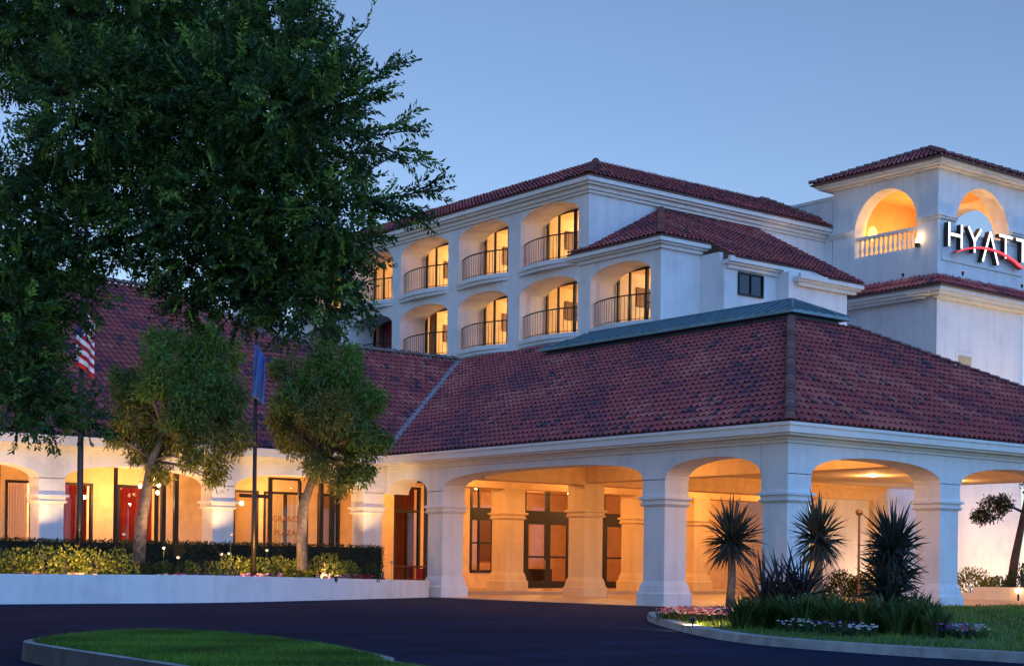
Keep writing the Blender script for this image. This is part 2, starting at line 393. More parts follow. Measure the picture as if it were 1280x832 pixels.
def blades(name, pts, h, w, cols, label):
    pts = np.array(pts); n = len(pts); a = rng.uniform(0, 2*PI, n); hh = h*rng.uniform(.6, 1.2, n); ln = rng.normal(0, .35, (n, 2))*hh[:, None]
    d = np.c_[np.cos(a), np.sin(a)]*w/2
    b0 = np.c_[pts[:, :2]-d, pts[:, 2]]; b1 = np.c_[pts[:, :2]+d, pts[:, 2]]
    t1 = np.c_[pts[:, :2]+ln+d*.25, pts[:, 2]+hh]; t0 = np.c_[pts[:, :2]+ln-d*.25, pts[:, 2]+hh]
    V = np.stack([b0, b1, t1, t0], 1).reshape(-1, 3); F = np.arange(4*n).reshape(-1, 4)
    c = np.array(cols)[rng.integers(0, len(cols), n)]*rng.uniform(.75, 1.25, (n, 1)); pat = .8+.35*np.sin(pts[:, 0]*2.1+np.sin(pts[:, 1]*1.7))*np.sin(pts[:, 1]*2.6)
    C = np.repeat(c*pat[:, None], 4, 0)
    o = np_mesh(name, V, F, C, GRASS); o['kind'] = 'stuff'; o['label'] = label; o['category'] = 'grass'; return o
GC = [(.09, .22, .02), (.12, .26, .025), (.07, .18, .02), (.17, .25, .035)]
pts = []
while len(pts) < 26000:
    x, y = random.uniform(-14, 14), random.uniform(-16.5, .9)
    if inside(poly, x, y): pts.append((x, y, .10))
blades('island_grass', pts, .07, .022, GC, 'short mown grass on the planting island beside the entrance')

isl = smooth_loop([(-24.6, -22), (-24.33, -16.5), (-24.18, -14.53), (-24.08, -12.62), (-23.98, -11.0), (-23.8, -9.95), (-23.09, -9.1), (-22.17, -8.25), (-21.43, -8.02), (-20.95, -8.45), (-20.80, -9.49), (-20.92, -11.0), (-21.24, -12.56), (-21.74, -14.23), (-22.28, -15.6), (-23.2, -22)], 5)
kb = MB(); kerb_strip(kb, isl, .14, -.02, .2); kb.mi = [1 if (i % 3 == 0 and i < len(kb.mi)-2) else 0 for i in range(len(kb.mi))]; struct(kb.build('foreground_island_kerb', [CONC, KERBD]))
ii = inset(isl, .14); g = MB(); g.prism(ii, 'z', -.02, .185); struct(g.build('foreground_island_bed', LAWNM))
pts = []
while len(pts) < 60000:
    x, y = random.uniform(-24.6, -20.7), random.uniform(-18, -8)
    if inside(ii, x, y): pts.append((x, y, .18))
blades('foreground_grass', pts, .055, .013, GC, 'short mown grass on the foreground island')

# ================================================================== PILLARS
def pillar_mesh(mb, x, y, zb, w=.85, top=3.56, cz=0.0):
    h = w/2; mb.loft(x+h, y+h, [(zb, h+.13), (zb+.36, h+.13), (zb+.40, h+.09), (zb+.58, h+.06), (zb+.72, h), (2.80+cz, h), (2.82+cz, h+.05), (2.87+cz, h+.09), (2.90+cz, h+.045), (2.99+cz, h+.045), (3.0+cz, h+.12), (3.06+cz, h+.12), (3.08+cz, h+.04), (3.16+cz, h+.03), (top, h+.03)])

# ================================================================== PORTE-COCHERE
pc = thing('entrance_canopy', 'drive through entrance canopy with white arches under a big hipped clay tile roof', 'canopy')
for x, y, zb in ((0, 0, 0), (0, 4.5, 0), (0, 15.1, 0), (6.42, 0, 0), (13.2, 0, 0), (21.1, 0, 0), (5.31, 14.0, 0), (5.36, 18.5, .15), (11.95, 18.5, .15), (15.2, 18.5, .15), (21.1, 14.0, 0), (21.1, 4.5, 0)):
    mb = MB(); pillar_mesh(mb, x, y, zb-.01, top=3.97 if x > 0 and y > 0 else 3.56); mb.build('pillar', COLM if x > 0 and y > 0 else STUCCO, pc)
mb = MB()
arcade_wall(mb, 'x', .9, 18.46, 3.54, 4.68, [(2.68, 1.78, 3.55, .54, 2.2), (10.225, 4.84, 3.55, .58, 2.9), (17.19, 1.2, 3.55, .46, 2.2)], -.03, .88)
mb.build('arched_wall', STUCCO, pc)
mb = MB()
arcade_wall(mb, 'y', -.031, 22.0, 3.541, 4.681, [(3.64, 2.74, 3.55, .54, 2.2), (10.24, 2.9, 3.55, .56, 2.2), (17.6, 3.45, 3.55, .56, 2.4)], -.03, .88)
mb.build('arched_wall', STUCCO, pc)
mb = MB()   # mouldings, soffit and gutter board along the eaves
mb.box(-.10, -.031, -.10, 18.4, 4.34, 4.42); mb.box(-.16, -.031, -.16, 18.4, 4.42, 4.50)
mb.box(-.03, 22.1, -.10, -.031, 4.34, 4.42); mb.box(-.03, 22.1, -.16, -.031, 4.42, 4.50)
mb.box(-.40, -.031, -.40, 18.2, 4.50, 4.56); mb.box(-.03, 22.4, -.40, -.031, 4.50, 4.56)
mb.build('eave_moulding', TRIM, pc)
mb = MB()
mb.box(-.49, -.39, -.49, 18.15, 4.56, 4.80); mb.box(-.388, 22.5, -.49, -.39, 4.56, 4.80)
mb.box(-.53, -.492, -.53, 18.1, 4.74, 4.82); mb.box(-.49, 22.5, -.53, -.492, 4.74, 4.82)
mb.build('fascia', TRIM, pc)
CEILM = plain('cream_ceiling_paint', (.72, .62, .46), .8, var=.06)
mb = MB(); mb.box(.885, 22.3, .885, 22.75, 4.52, 4.6); mb.build('ceiling', CEILM, pc)
mb = MB()
for y in (14.0, 18.5):
    mb.box(.885, 21.9, y-.02, y+.87, 3.95, 4.40); mb.box(.885, 21.9, y-.12, y+.97, 4.40, 4.515)
mb.box(5.30, 6.17, .885, 13.97, 4.02, 4.42); mb.box(5.2, 6.27, .885, 13.87, 4.42, 4.513)
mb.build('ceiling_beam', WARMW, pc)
# roof: left plane rises along +X (k .53), right plane along +Y (k .60)
E0, ZE = -.47, 4.83
kx, ky = .53, .60
def zL(x): return ZE+kx*(x-E0)
hx = 7.62; hyy = E0+(hx-E0)*kx/ky; zt = zL(hx)
XR = 8.8
vX = lambda y: E0+(y-18.0)*ky/kx          # valley with the left wing roof
tiles('tiled_roof', [[(E0, E0), (hx, hyy), (hx, 18.9), (vX(18.9), 18.9), (E0, 18.0)], [(vX(18.9), 18.9), (XR, 18.9), (XR, 18.0+(XR-E0)*kx/ky)]], (1, 0), ZE, E0, kx, pc)
tiles('tiled_roof', [[(E0, E0), (22.4, E0), (10.5, hyy), (hx, hyy)]], (0, 1), ZE, E0, ky, pc)
tiles('tiled_roof', [[(22.4, E0), (22.4, 22), (10.5, 22), (10.5, hyy)]], (-1, 0), ZE, -22.4, (zt-ZE)/(22.4-10.5), pc)
for a, b in (((E0, E0, ZE+.05), (hx, hyy, zt+.06)), ((22.4, E0, ZE+.05), (10.5, hyy, zt+.06))): mb = MB(); ridge_caps(mb, a, b, .15 if a[0] < 0 else .10, tone=(.22, .12, .11) if a[0] < 0 else (.22, .10, .09)); mb.build('hip_ridge_tiles', TILE, pc)
mb = MB(); a = Vector((E0+.02, 18.02, ZE+.12)); b = Vector((XR, 18+(XR-E0)*kx/ky, zL(XR)+.12))
dv = (b-a).normalized(); sv = dv.cross(Vector((0, 0, 1))).normalized()*.14
mb.add([a-sv, a+sv, b+sv, b-sv]+[p-Vector((0, 0, .05)) for p in (a-sv, a+sv, b+sv, b-sv)], [(0, 1, 2, 3), (7, 6, 5, 4), (0, 4, 5, 1), (2, 6, 7, 3), (1, 5, 6, 2), (3, 7, 4, 0)])
mb.build('valley_flashing', plain('grey_flashing', (.30, .31, .33), .6, .2), pc)
MB().box(XR-.02, 10.62, 19.12, 29, zL(XR)-.3, zL(XR)-.02).build('flat_roof', CONC, pc)
# metal capped skylight on top
sk = MB(); sk.box(hx-.05, 9.9, hyy-.05, 18.9, zt-.3, zt+.26); skb = sk.build('skylight', COPDK, pc)
mb = MB(); x0, x1, y0, y1 = hx-.32, 10.15, hyy-.35, 19.1; zc = zt+.26; xm = (x0+x1)/2; rp = zc+.62
mb.add([(x0, y0, zc), (x1, y0, zc), (x1, y1, zc), (x0, y1, zc), (xm, y0+1.3, rp), (xm, y1-1.3, rp)]+[(x0, y0, zc-.1), (x1, y0, zc-.1), (x1, y1, zc-.1), (x0, y1, zc-.1)],
       [(0, 1, 4), (1, 2, 5, 4), (2, 3, 5), (3, 0, 4, 5), (6, 7, 1, 0), (7, 8, 2, 1), (8, 9, 3, 2), (9, 6, 0, 3), (9, 8, 7, 6)])
yy = y0+.3
def seam(a, b): mb.tube([Vector(a)+Vector((0, 0, .02)), Vector(b)+Vector((0, 0, .02))], .025, 5)
while yy < y1-.2:
    t = min(1, (yy-y0)/1.3, (y1-yy)/1.3); seam((x0, yy, zc), (x0+(xm-x0)*t, yy, zc+(rp-zc)*t)); yy += .45
xx = x0+.3
while xx < x1-.2:
    t = min((xx-x0)/(xm-x0), (x1-xx)/(x1-xm)); seam((xx, y0, zc), (xx, y0+1.3*t, zc+(rp-zc)*t)); xx += .45
for a, b in (((x0, y0, zc), (xm, y0+1.3, rp)), ((x1, y0, zc), (xm, y0+1.3, rp)), ((xm, y0+1.3, rp), (xm, y1-1.3, rp))): mb.tube([a, b], .05, 6)
mb.build('metal_cap', COPPER, skb)
def downlight(parent, x, y, z, power, col=(1, .46, .14), drop=.2):
    m = MB(); m.lathe(x, y, [(z-.03, .10), (z-.02, .13), (z, .13)], 14); d = m.build('downlight', TRIM, parent)
    m = MB(); m.lathe(x, y, [(z-.045, .06), (z-.032, .085)], 12); m.build('bulb', BULB, d)
    lamp('downlight_lamp', (x, y, z-drop), power, col, .09 if drop < 1 else .08)
for x in (3.0, 9.0, 15.0, 19.5):
    for y in (2.6, 9.2, 16.6): downlight(pc, x, y, 4.515, 215)
for x in (2.5, 8.5, 13.6, 19): downlight(pc, x, 21.0, 4.515, 215)

# ================================================================== ENTRANCE WALL, DOORS, LOBBY
lb = thing('lobby_front', 'lit lobby front with dark framed glass doors at the back of the entrance', 'lobby')
segs = [(.9, 3.2), (4.45, 6.85), (8.15, 9.6), (12.25, 13.95), (15.6, 24.9)]
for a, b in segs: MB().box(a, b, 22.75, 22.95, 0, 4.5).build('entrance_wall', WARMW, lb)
mb = MB(); mb.box(3.0, 19, 29.0, 29.1, 0, 4.5); mb.box(3, 3.1, 22.96, 29, 0, 4.5); mb.box(18.9, 19, 22.96, 29, 0, 4.5); mb.box(3.1, 18.9, 22.96, 28.99, 4.4, 4.5); mb.box(3.1, 18.9, 22.96, 28.99, 0, .148)
mb.build('lobby_room', plain('lobby_wall', (.62, .36, .18), .7), lb)
MB().box(12.6, 14.3, 26.5, 27.5, .15, .95).build('reception_desk', FRAME, lb); MB().box(12.0, 14.8, 28.9, 28.98, 1.3, 3.3).build('wall_panel', WOOD_, lb)
lamp('lobby_lamp', (8, 26, 4.0), 300, (1, .5, .2), .2); lamp('lobby_lamp', (13.5, 26, 4.0), 300, (1, .5, .2), .2)
def door_set(x0, x1, leaves, top, name='entrance_door'):
    y = 22.78; t = .05; m = MB()
    m.box(x0, x0+.1, y-.04, y+.1, .15, top); m.box(x1-.1, x1, y-.04, y+.1, .15, top); m.box(x0+.1, x1-.1, y-.04, y+.1, top-.14, top); m.box(x0+.1, x1-.1, y-.06, y+.12, 2.92, 3.36)
    lw = (x1-x0-.2)/leaves
    for i in range(leaves):
        a = x0+.1+i*lw
        if i: m.box(a-.09, a+.09, y-.041, y+.099, 3.36, top-.14)
        for q in (a, a+lw-.14): m.box(q, q+.14, y-.03, y+.04, .17, 2.92)
        m.box(a+.14, a+lw-.14, y-.03, y+.04, .17, .46); m.box(a+.14, a+lw-.14, y-.03, y+.04, 1.42, 1.50); m.box(a+.14, a+lw-.14, y-.03, y+.04, 2.80, 2.92)
    d = m.build(name, FRAME, lb)
    m = MB(); m.box(x0+.1, x1-.1, y+.012, y+.02, .3, top-.1); m.build('pane', GLASS, d)
    for i in range(leaves):
        a = x0+.1+i*lw+(.2 if i else lw-.2); m = MB(); m.tube([(a, y-.09, .95), (a, y-.09, 1.35)], .015, 6); m.build('handle', BRASS, d)
door_set(9.65, 12.2, 2, 4.5); door_set(14.0, 15.55, 1, 4.46)
m = MB(); y = 22.78
m.box(3.2, 3.3, y-.04, y+.1, .15, 4.1); m.box(4.35, 4.45, y-.04, y+.1, .15, 4.1); m.box(3.3, 4.35, y-.04, y+.1, 4.0, 4.1); m.box(3.3, 4.35, y-.03, y+.08, 3.1, 3.2); m.box(3.8, 3.86, y-.03, y+.08, .15, 3.1); sw = m.build('side_window', FRAME, lb)
m = MB(); m.box(3.3, 4.35, y+.012, y+.02, .15, 4.0); m.build('pane', GLASS, sw)
vs = []; nn = 14
for q in range(nn+1): xq = 3.22+1.2*q/nn; yq = 23.1+.05*math.cos(q*PI); vs += [(xq, yq, .16), (xq, yq, 4.1)]
m = MB(); m.add(vs, [(q*2, q*2+2, q*2+3, q*2+1) for q in range(nn)]); c = m.build('curtain', curtain_mat('dark_red_curtain', (.20, .02, .012)), sw, fixn=False); c.modifiers.new('s', 'SOLIDIFY').thickness = .02
MB().box(3.2, 4.45, 22.75, 22.95, 4.1, 4.5).build('lintel', WARMW, lb)
# narrow arched window with table of reflections at left
m = MB(); y = 22.78
m.box(6.86, 6.98, y-.04, y+.1, .85, 4.45); m.box(8.02, 8.14, y-.04, y+.1, .85, 4.45); m.box(6.98, 8.02, y-.04, y+.1, 4.3, 4.45); m.box(6.98, 8.02, y-.05, y+.11, 2.9, 3.4); m.box(7.3, 7.38, y-.02, y+.06, .9, 4.3)
m.box(6.98, 8.02, y-.06, y+.1, .78, .9); m.box(6.98, 8.02, y-.02, y+.06, 1.95, 2.02); wl = m.build('lobby_window', FRAME, lb)
m = MB(); m.box(6.98, 8.02, y+.012, y+.02, .9, 4.3); m.build('pane', GLASS, wl)
m = MB(); m.box(6.86, 8.14, 22.76, 22.95, .15, .775); m.build('window_apron', WARMW, lb)

# ================================================================== ARCADE WING
aw = thing('arcade_wing', 'low arcade wing left of the entrance with white arches under a clay tile roof', 'building wing')
PX = [-.95, -6.75, -12.5, -18.3, -24.1]
for x in PX:
    mb = MB(); pillar_mesh(mb, x, 18.45, .14, .75, 3.57); mb.build('pillar', STUCCO, aw)
mb = MB()
ar = [((a+.75+b-.0)/2-.0, (a-b-.75)/2, 3.56, .47, 2.2) for b, a in zip(PX[1:], PX[:-1])]
ar = [((PX[i]+PX[i+1]+.75)/2, (PX[i]-PX[i+1]-.75)/2-.03, 3.56, .47, 2.2) for i in range(len(PX)-1)]
arcade_wall(mb, 'y', -26, -.035, 3.55, 4.68, ar, 18.42, 19.23); mb.build('arched_wall', STUCCO, aw)
mb = MB(); mb.box(-26, -.105, 18.34, 18.418, 4.34, 4.42); mb.box(-26, -.165, 18.27, 18.418, 4.42, 4.5); mb.box(-26, -.402, 18.05, 18.418, 4.5, 4.56); mb.build('eave_moulding', TRIM, aw)
mb = MB(); mb.box(-26, -.54, 17.96, 18.05, 4.56, 4.80); mb.box(-26, -.54, 17.92, 17.958, 4.74, 4.82); mb.build('fascia', TRIM, aw)
mb = MB(); mb.box(-26, -.04, 19.235, 21.3, 4.50, 4.58); mb.build('ceiling', CEILM, aw)
tiles('tiled_roof', [[(-26, 17.96), (-3.5, 17.96), (-3.5, 29.5), (-26, 29.5)], [(-3.5, 17.96), (E0, 17.96), (vX(26.1), 26.1), (-3.5, 26.1)], [(-3.5, 26.1), (.2, 26.1), (-3.5, 29.5)]], (0, 1), 4.83, 17.96, .60, aw)
zr1 = 4.83+.6*(26.1-17.96); zr2 = 4.83+.6*(29.5-17.96)
mb = MB(); ridge_caps(mb, (.2, 26.1, zr1+.05), (vX(26.1), 26.1, zr1+.05)); ridge_caps(mb, (.2, 26.1, zr1+.05), (-3.5, 29.5, zr2+.05)); ridge_caps(mb, (-26, 29.5, zr2+.05), (-3.5, 29.5, zr2+.05)); mb.build('ridge_tiles', TILE, aw)
mb = MB(); mb.prism([(26.12, zr1-.02), (33, 4.8), (26.12, 4.8)], 'x', -3.4, 10.5); mb.prism([(29.52, zr2-.02), (40, 4.8), (29.52, 4.8)], 'x', -26, -3.41); mb.build('back_roof', CONC, aw)
# glazed inner front
BY = 21.3
mb = MB(); op = [(-13.9, -12.9), (-12.5, -11.6), (-11.15, -9.6), (-8.75, -7.3), (-4.5, -3.5), (-3.3, -1.5), (-1.1, -.15)]
xs = -26.
for a, b in sorted([(-17.5, -15.2)]+op): mb.box(xs, a, BY, BY+.2, .1, 4.5); mb.box(a, b, BY, BY+.2, 3.6, 4.5); xs = b
mb.box(xs, .88, BY, BY+.2, .1, 4.5); mb.build('inner_wall', WARMW, aw)
for i, (a, b) in enumerate(sorted([(-17.5, -15.2)]+op)):
    m = MB()
    for q in (a+.002, b-.082): m.box(q, q+.08, BY-.03, BY+.12, .15, 3.6)
    m.box(a+.082, b-.082, BY-.03, BY+.12, 3.52, 3.6); m.box(a+.082, b-.082, BY-.03, BY+.12, .15, .3)
    if b-a > 1.6: m.box((a+b)/2-.04, (a+b)/2+.04, BY-.03, BY+.12, .3, 3.52)
    m.box(a+.082, b-.082, BY-.02, BY+.11, 1.5, 1.55); f = m.build('arcade_window', FRAME, aw)
    m = MB(); m.box(a+.082, b-.082, BY+.05, BY+.06, .3, 3.52); m.build('pane', GLASS, f)
    n = 18; vs = []; fs = []   # pleated curtain hanging behind the glass
    for q in range(n+1):
        xq = a+.05+(b-a-.1)*q/n; yq = BY+.32+.05*math.cos(q*PI); vs += [(xq, yq, .16), (xq, yq, 3.58)]
    for q in range(n): fs.append((q*2, q*2+2, q*2+3, q*2+1))
    cm = REDC if a in (-11.15, -8.75) else CREAM
    m = MB(); m.add(vs, fs); c = m.build('curtain', cm, f, fixn=False); md = c.modifiers.new('s', 'SOLIDIFY'); md.thickness = .02
mb = MB(); mb.box(-26, .9, 24.5, 24.6, 0, 4.5); mb.box(-26, .9, 21.52, 24.49, 4.4, 4.5); mb.build('ballroom_wall', ROOMW, aw)
for x in (-3, -7.8, -10.4, -13.4, -16.4): lamp('ballroom_lamp', (x, 23.2, 3.9), 330, (1, .52, .22), .2)
for x in (-3.4, -9.3, -15.0, -21): downlight(aw, x, 20.0, 4.50, 190, (1, .45, .15), 1.3)
# dark steel posts and rails standing in the arcade
for x, lab in ((-13.45, 'dark square steel post in the leftmost arch'), (-9.55, 'thin dark steel post right of the red window'), (-7.9, 'left one of two dark steel posts behind the left slim tree'), (-7.45, 'right one of two dark steel posts behind the left slim tree'), (-1.95, 'left one of two dark steel posts behind the right slim tree'), (-1.5, 'right one of two dark steel posts behind the right slim tree')):
    w = .17 if x == -13.45 else (.05 if x == -9.55 else .07)
    m = MB(); m.box(x-w, x+w, 19.6, 19.6+2*w, .15, 4.5); tag(m.build('steel_post', FRAME), lab, 'post', 'dark steel posts in the arcade')
fr = thing('glass_screen', 'dark framed glass screen with gold lettering in the arcade behind the right flagpole', 'screen', (-3.4, 19.7, .15))
m = MB(); m.box(-4.0, -3.88, 19.65, 19.75, .15, 4.0); m.box(-5.1, -4.0, 19.66, 19.74, 3.28, 3.4); m.box(-3.88, -2.78, 19.65, 19.75, 3.92, 4.0); m.box(-2.84, -2.74, 19.65, 19.75, .15, 3.92); m.build('frame', FRAME, fr)
m = MB(); m.box(-3.88, -2.84, 19.69, 19.705, .3, 3.92); m.build('pane', GLASS, fr)
GOLD = plain('rust_lettering', (.45, .17, .06), .6)
def text_mesh(name, body, size, mat, origin, xdir, parent, ext=.01):
    cu = bpy.data.curves.new('t', 'FONT'); cu.body = body; cu.size = size; cu.extrude = ext; cu.align_x = 'CENTER'
    o = bpy.data.objects.new('t', cu); COL.objects.link(o); dg = bpy.context.evaluated_depsgraph_get(); me = bpy.data.meshes.new_from_object(o.evaluated_get(dg))
    bpy.data.objects.remove(o); xd = Vector(xdir).normalized(); zd = Vector((0, 0, 1)); yd = zd.cross(xd)
    off = Vector((0, 0, 0)); p = parent
    while p: off += p.location; p = p.parent
    T = Matrix((xd, zd, xd.cross(zd))).transposed().to_4x4(); T.translation = Vector(origin)-off; me.transform(T); me.materials.append(mat)
    r = bpy.data.objects.new(name, me); COL.objects.link(r); r.parent = parent; return r
text_mesh('lettering', 'GRAND', .29, GOLD, (-3.36, 19.67, 2.50), (1, 0, 0), fr); text_mesh('lettering', 'PLAZA', .29, GOLD, (-3.36, 19.67, 2.02), (1, 0, 0), fr)
ch = thing('chandelier', 'glowing chandelier with clustered bulbs before the red window of the arcade', 'chandelier', (-7.95, 20.6, 4.4))
m = MB(); m.tube([(-7.95, 20.6, 4.48), (-7.95, 20.6, 3.6)], .015, 6); m.tube([(-8.3, 20.6, 3.7), (-7.6, 20.6, 3.7)], .02, 6); m.tube([(-7.95, 20.25, 3.7), (-7.95, 20.95, 3.7)], .02, 6); m.build('frame', plain('chandelier_brass', (.5, .35, .12), .3, 1), ch)
for dx, dy, dz in ((-.33, 0, 3.55), (.33, 0, 3.6), (0, -.33, 3.8), (0, .33, 3.75), (-.2, -.2, 4.0), (.22, -.15, 3.35), (-.05, .05, 3.3)):
    m = MB(); m.lathe(-7.95+dx, 20.6+dy, [(dz-.07, .012), (dz-.04, .045), (dz, .06), (dz+.05, .035), (dz+.07, .01)], 10); m.build('bulb', BULB, ch, True)
lamp('chandelier_lamp', (-7.95, 20.6, 3.0), 25, (1, .6, .3), .04)
# railings and bench seen through the narrow arch
rl = thing('patio_railing', 'dark red metal railing in the narrow arch beside the planter wall end', 'railing', (.2, 16.5, 0))
m = MB()
for z in (1.02, .55, .2): m.tube([(.3, 16.05, z), (.3, 18.4, z)], .03, 6)
for i in range(7): m.tube([(.3, 16.15+i*.34, .012), (.3, 16.15+i*.34, 1.02)], .018, 6)
m.build('rails', plain('dark_red_metal', (.12, .02, .015), .5), rl)
ps = MB(); ps.box(.55, .69, 16.85, 16.99, .012, 3.90); ps.box(.5, .74, 16.5, 17.35, 3.90, 3.98); tag(ps.build('patio_post', FRAME), 'tall dark post with a flat bar on top in the narrow arch', 'post')
bn = thing('patio_bench', 'red wooden bench behind the railing in the narrow arch', 'bench', (.95, 17.7, .012))
m = MB(); m.box(.7, 1.2, 17.1, 18.3, .4, .48); m.build('seat', RED, bn); m = MB(); m.box(1.18, 1.24, 17.1, 18.3, .5, .95); m.build('backrest', RED, bn)
for y in (17.15, 18.15):
    m = MB(); m.box(.72, 1.16, y, y+.1, .012, .4); m.build('leg', RED, bn)

# ================================================================== HOTEL BLOCK
ht = thing('hotel_building', 'white stucco hotel block with arched balconies and lit rooms behind the entrance roof', 'building')
HX, RD = 10.65, 1.4
F1, F2, FT = 10.55, 13.6, 16.62
bays = [(20.72, 24.48), (25.3, 28.88), (29.68, 33.45), (34.15, 37.9), (38.7, 42.4), (43.2, 46.9)]
def storey(y0, y1, z0, z1, bs):
    mb = MB(); arcade_wall(mb, 'x', y0, y1, z0, z1, [((a+b)/2, (b-a)/2, z0+1.92, .55, 2.05) for a, b in bs], HX, HX+RD); return mb
storey(20.07, 50, F2, FT, bays).build('upper_wall', STUCCO, ht)
storey(15.88, 50, F1, F2-.002, [(16.45, 19.95)]+bays).build('lower_wall', STUCCO, ht)
mb = MB(); mb.box(HX, HX+RD, 15.88, 50, 4.6, F1-.002); mb.build('base_wall', STUCCO, ht)
mb = MB(); mb.box(HX+RD+.003, 25, 20.07, 20.3, 9, FT); mb.box(24.7, 25, 20.3, 50, 5, FT); mb.box(HX+RD+5, 24.7, 49.7, 50, 5, FT); mb.build('side_wall', STUCCO, ht)
mb = MB(); mb.box(HX+RD+4.2, HX+RD+4.35, 20.31, 49.6, 5, FT); mb.box(HX+RD+.003, 24.69, 20.31, 49.69, FT-.12, FT); mb.box(HX+RD+.003, HX+RD+4.19, 20.31, 49.69, F2-.15, F2-.03); mb.box(HX+RD+.003, HX+RD+4.19, 16.2, 49.69, F1-.15, F1-.03); mb.build('floor_slabs', ROOMW, ht)
WOOD = plain('dark_wood', (.10, .04, .02), .6)
RAIL = IRON
def bay(y0, y1, zf, style):
    gx = HX+RD
    # bowed balcony slab and railing
    m = MB(); n = 12; c = (y0+y1)/2; hw = (y1-y0)/2+.12; arc = [(HX-.42*(1-((i/n)*2-1)**2)-.02, c-hw+2*hw*i/n) for i in range(n+1)]
    pol = arc+[(HX-.001, c+hw), (HX-.001, c-hw)]; m.prism(pol, 'z', zf-.16, zf+.02); m.prism([(HX-(HX-a)*.75, b) for a, b in arc]+[(HX-.001, c+hw-.05), (HX-.001, c-hw+.05)], 'z', zf-.30, zf-.161)
    sl = m.build('balcony', STUCCO, ht)
    m = MB(); hw2 = (y1-y0)/2-.03; k = 20; top = []
    for i in range(k+1):
        u = i/k*2-1; x = HX+.20-.46*(1-u*u); y = c+hw2*u; top.append((x, y, zf+1.06)); m.tube([(x, y, zf+.04), (x, y, zf+1.05)], .012, 4)
    m.tube(top, .028, 5); m.tube([(a, b, zf+.12) for a, b, _ in top], .016, 4); m.build('railing', RAIL, sl)
    # floor of the recess, glazed sliding door, room behind it
    m = MB(); m.box(HX, gx, y0+.003, y1-.003, zf-.1, zf); m.build('recess_floor', CONC, sl)
    m = MB(); hz = zf+2.5; w0, w1 = y0-.05, y1-.02
    m.box(gx+.004, gx+.1, w0, w0+.08, zf, hz); m.box(gx+.004, gx+.1, w1-.1, w1, zf, hz); m.box(gx+.004, gx+.1, w0+.08, w1-.1, hz-.1, hz); m.box(gx+.004, gx+.1, w0+.08, w1-.1, zf, zf+.1)
    mid = y0+(y1-y0)*.5
    m.box(gx+.004, gx+.12, mid-.06, mid+.06, zf+.1, hz-.1); m.box(gx+.02, gx+.08, w0+.08, mid-.06, zf+1.02, zf+1.07); m.box(gx+.02, gx+.08, y0+(y1-y0)*.78-.05, y0+(y1-y0)*.78+.05, zf+.1, hz-.1)
    d = m.build('sliding_door', FRAME, ht)
    m = MB(); m.box(gx+.045, gx+.055, w0+.08, w1-.1, zf+.1, hz-.1); m.build('pane', GLASS, d)
    m = MB()
    for s0, s1 in (((w1-1.9, w1-.05), (w0+.05, w0+1.6)) if style == 'dark' else (((w1-.5, w1-.05),) if (y0, zf) == (29.68, F1) else ())):
        nn = 14; vs = []
        for q in range(nn+1):
            yq = s0+(s1-s0)*q/nn; xq = gx+.28+.05*math.cos(q*PI); vs += [(xq, yq, zf+.05), (xq, yq, hz)]
        m.add(vs, [(q*2, q*2+2, q*2+3, q*2+1) for q in range(nn)])
    if m.v: cu = m.build('curtain', CURT if style != 'dark' else REDC, d, fixn=False); md = cu.modifiers.new('s', 'SOLIDIFY'); md.thickness = .02
    m = MB(); m.box(gx+.11, gx+4.1, y0-.25, y0-.13, zf, zf+2.7); m.box(gx+.11, gx+4.1, y1+.13, y1+.25, zf, zf+2.7); m.box(gx+4.0, gx+4.12, y0-.12, y1+.12, zf, zf+2.7); m.box(gx+.11, gx+3.99, y0-.12, y1+.12, zf+2.6, zf+2.7); m.box(gx+.11, gx+3.99, y0-.12, y1+.12, zf-.02, zf+.015); r = m.build('room', ROOMW, ht)
    if style == 'dark':
        lamp('room_lamp', (gx+2.5, y1-1.0, zf+1.4), 6, (1, .5, .2), .15); return
    m = MB(); m.box(gx+1.6, gx+3.9, y0+.3, y0+2.0, zf+.02, zf+.95); m.box(gx+.6, gx+1.3, y0+.15, y0+1.1, zf+.02, zf+.85); m.box(gx+.6, gx+.8, y0+.15, y0+1.1, zf+.85, zf+1.3); m.build('bed_and_chair', RED, r)
    m = MB(); m.box(gx+3.93, gx+3.985, y0+.9, y0+2.1, zf+1.35, zf+2.1); m.build('picture', WOOD, r)
    m = MB(); m.box(gx+1.2, gx+2.6, y1+.06, y1+.12, zf+1.25, zf+2.05); m.build('picture', WOOD, r)
    m = MB(); m.box(gx+2.2, gx+2.28, y0+.7, y0+.78, zf+.02, zf+1.75); m.build('floor_lamp_pole', WOOD, r)
    ly = y0+.55 if style == 'right' else y1-1.2
    m = MB(); m.lathe(gx+1.75, ly, [(zf+.9, .09), (zf+1.15, .03), (zf+1.25, .02)], 10); m.build('lamp_base', WOOD, r)
    m = MB(); m.lathe(gx+1.75, ly, [(zf+1.25, .24), (zf+1.6, .15)], 14); m.build('lamp_shade', BULBS, r)
    lamp('room_lamp', (gx+2.9, ly, zf+1.95), 215*random.uniform(.75, 1.15), (1, .69, .29), .14); lamp('room_lamp', (gx+3.3, (y0+y1)/2, zf+1.5), 165*random.uniform(.75, 1.15), (1, .62, .22), .2)
for i, (a, b) in enumerate(bays[:5]):
    bay(a, b, F2, 'left' if i < 3 else 'right'); bay(a, b, F1, ('right', 'left', 'left', 'dark', 'dark')[i])
bay(16.45, 19.95, F1, 'right')
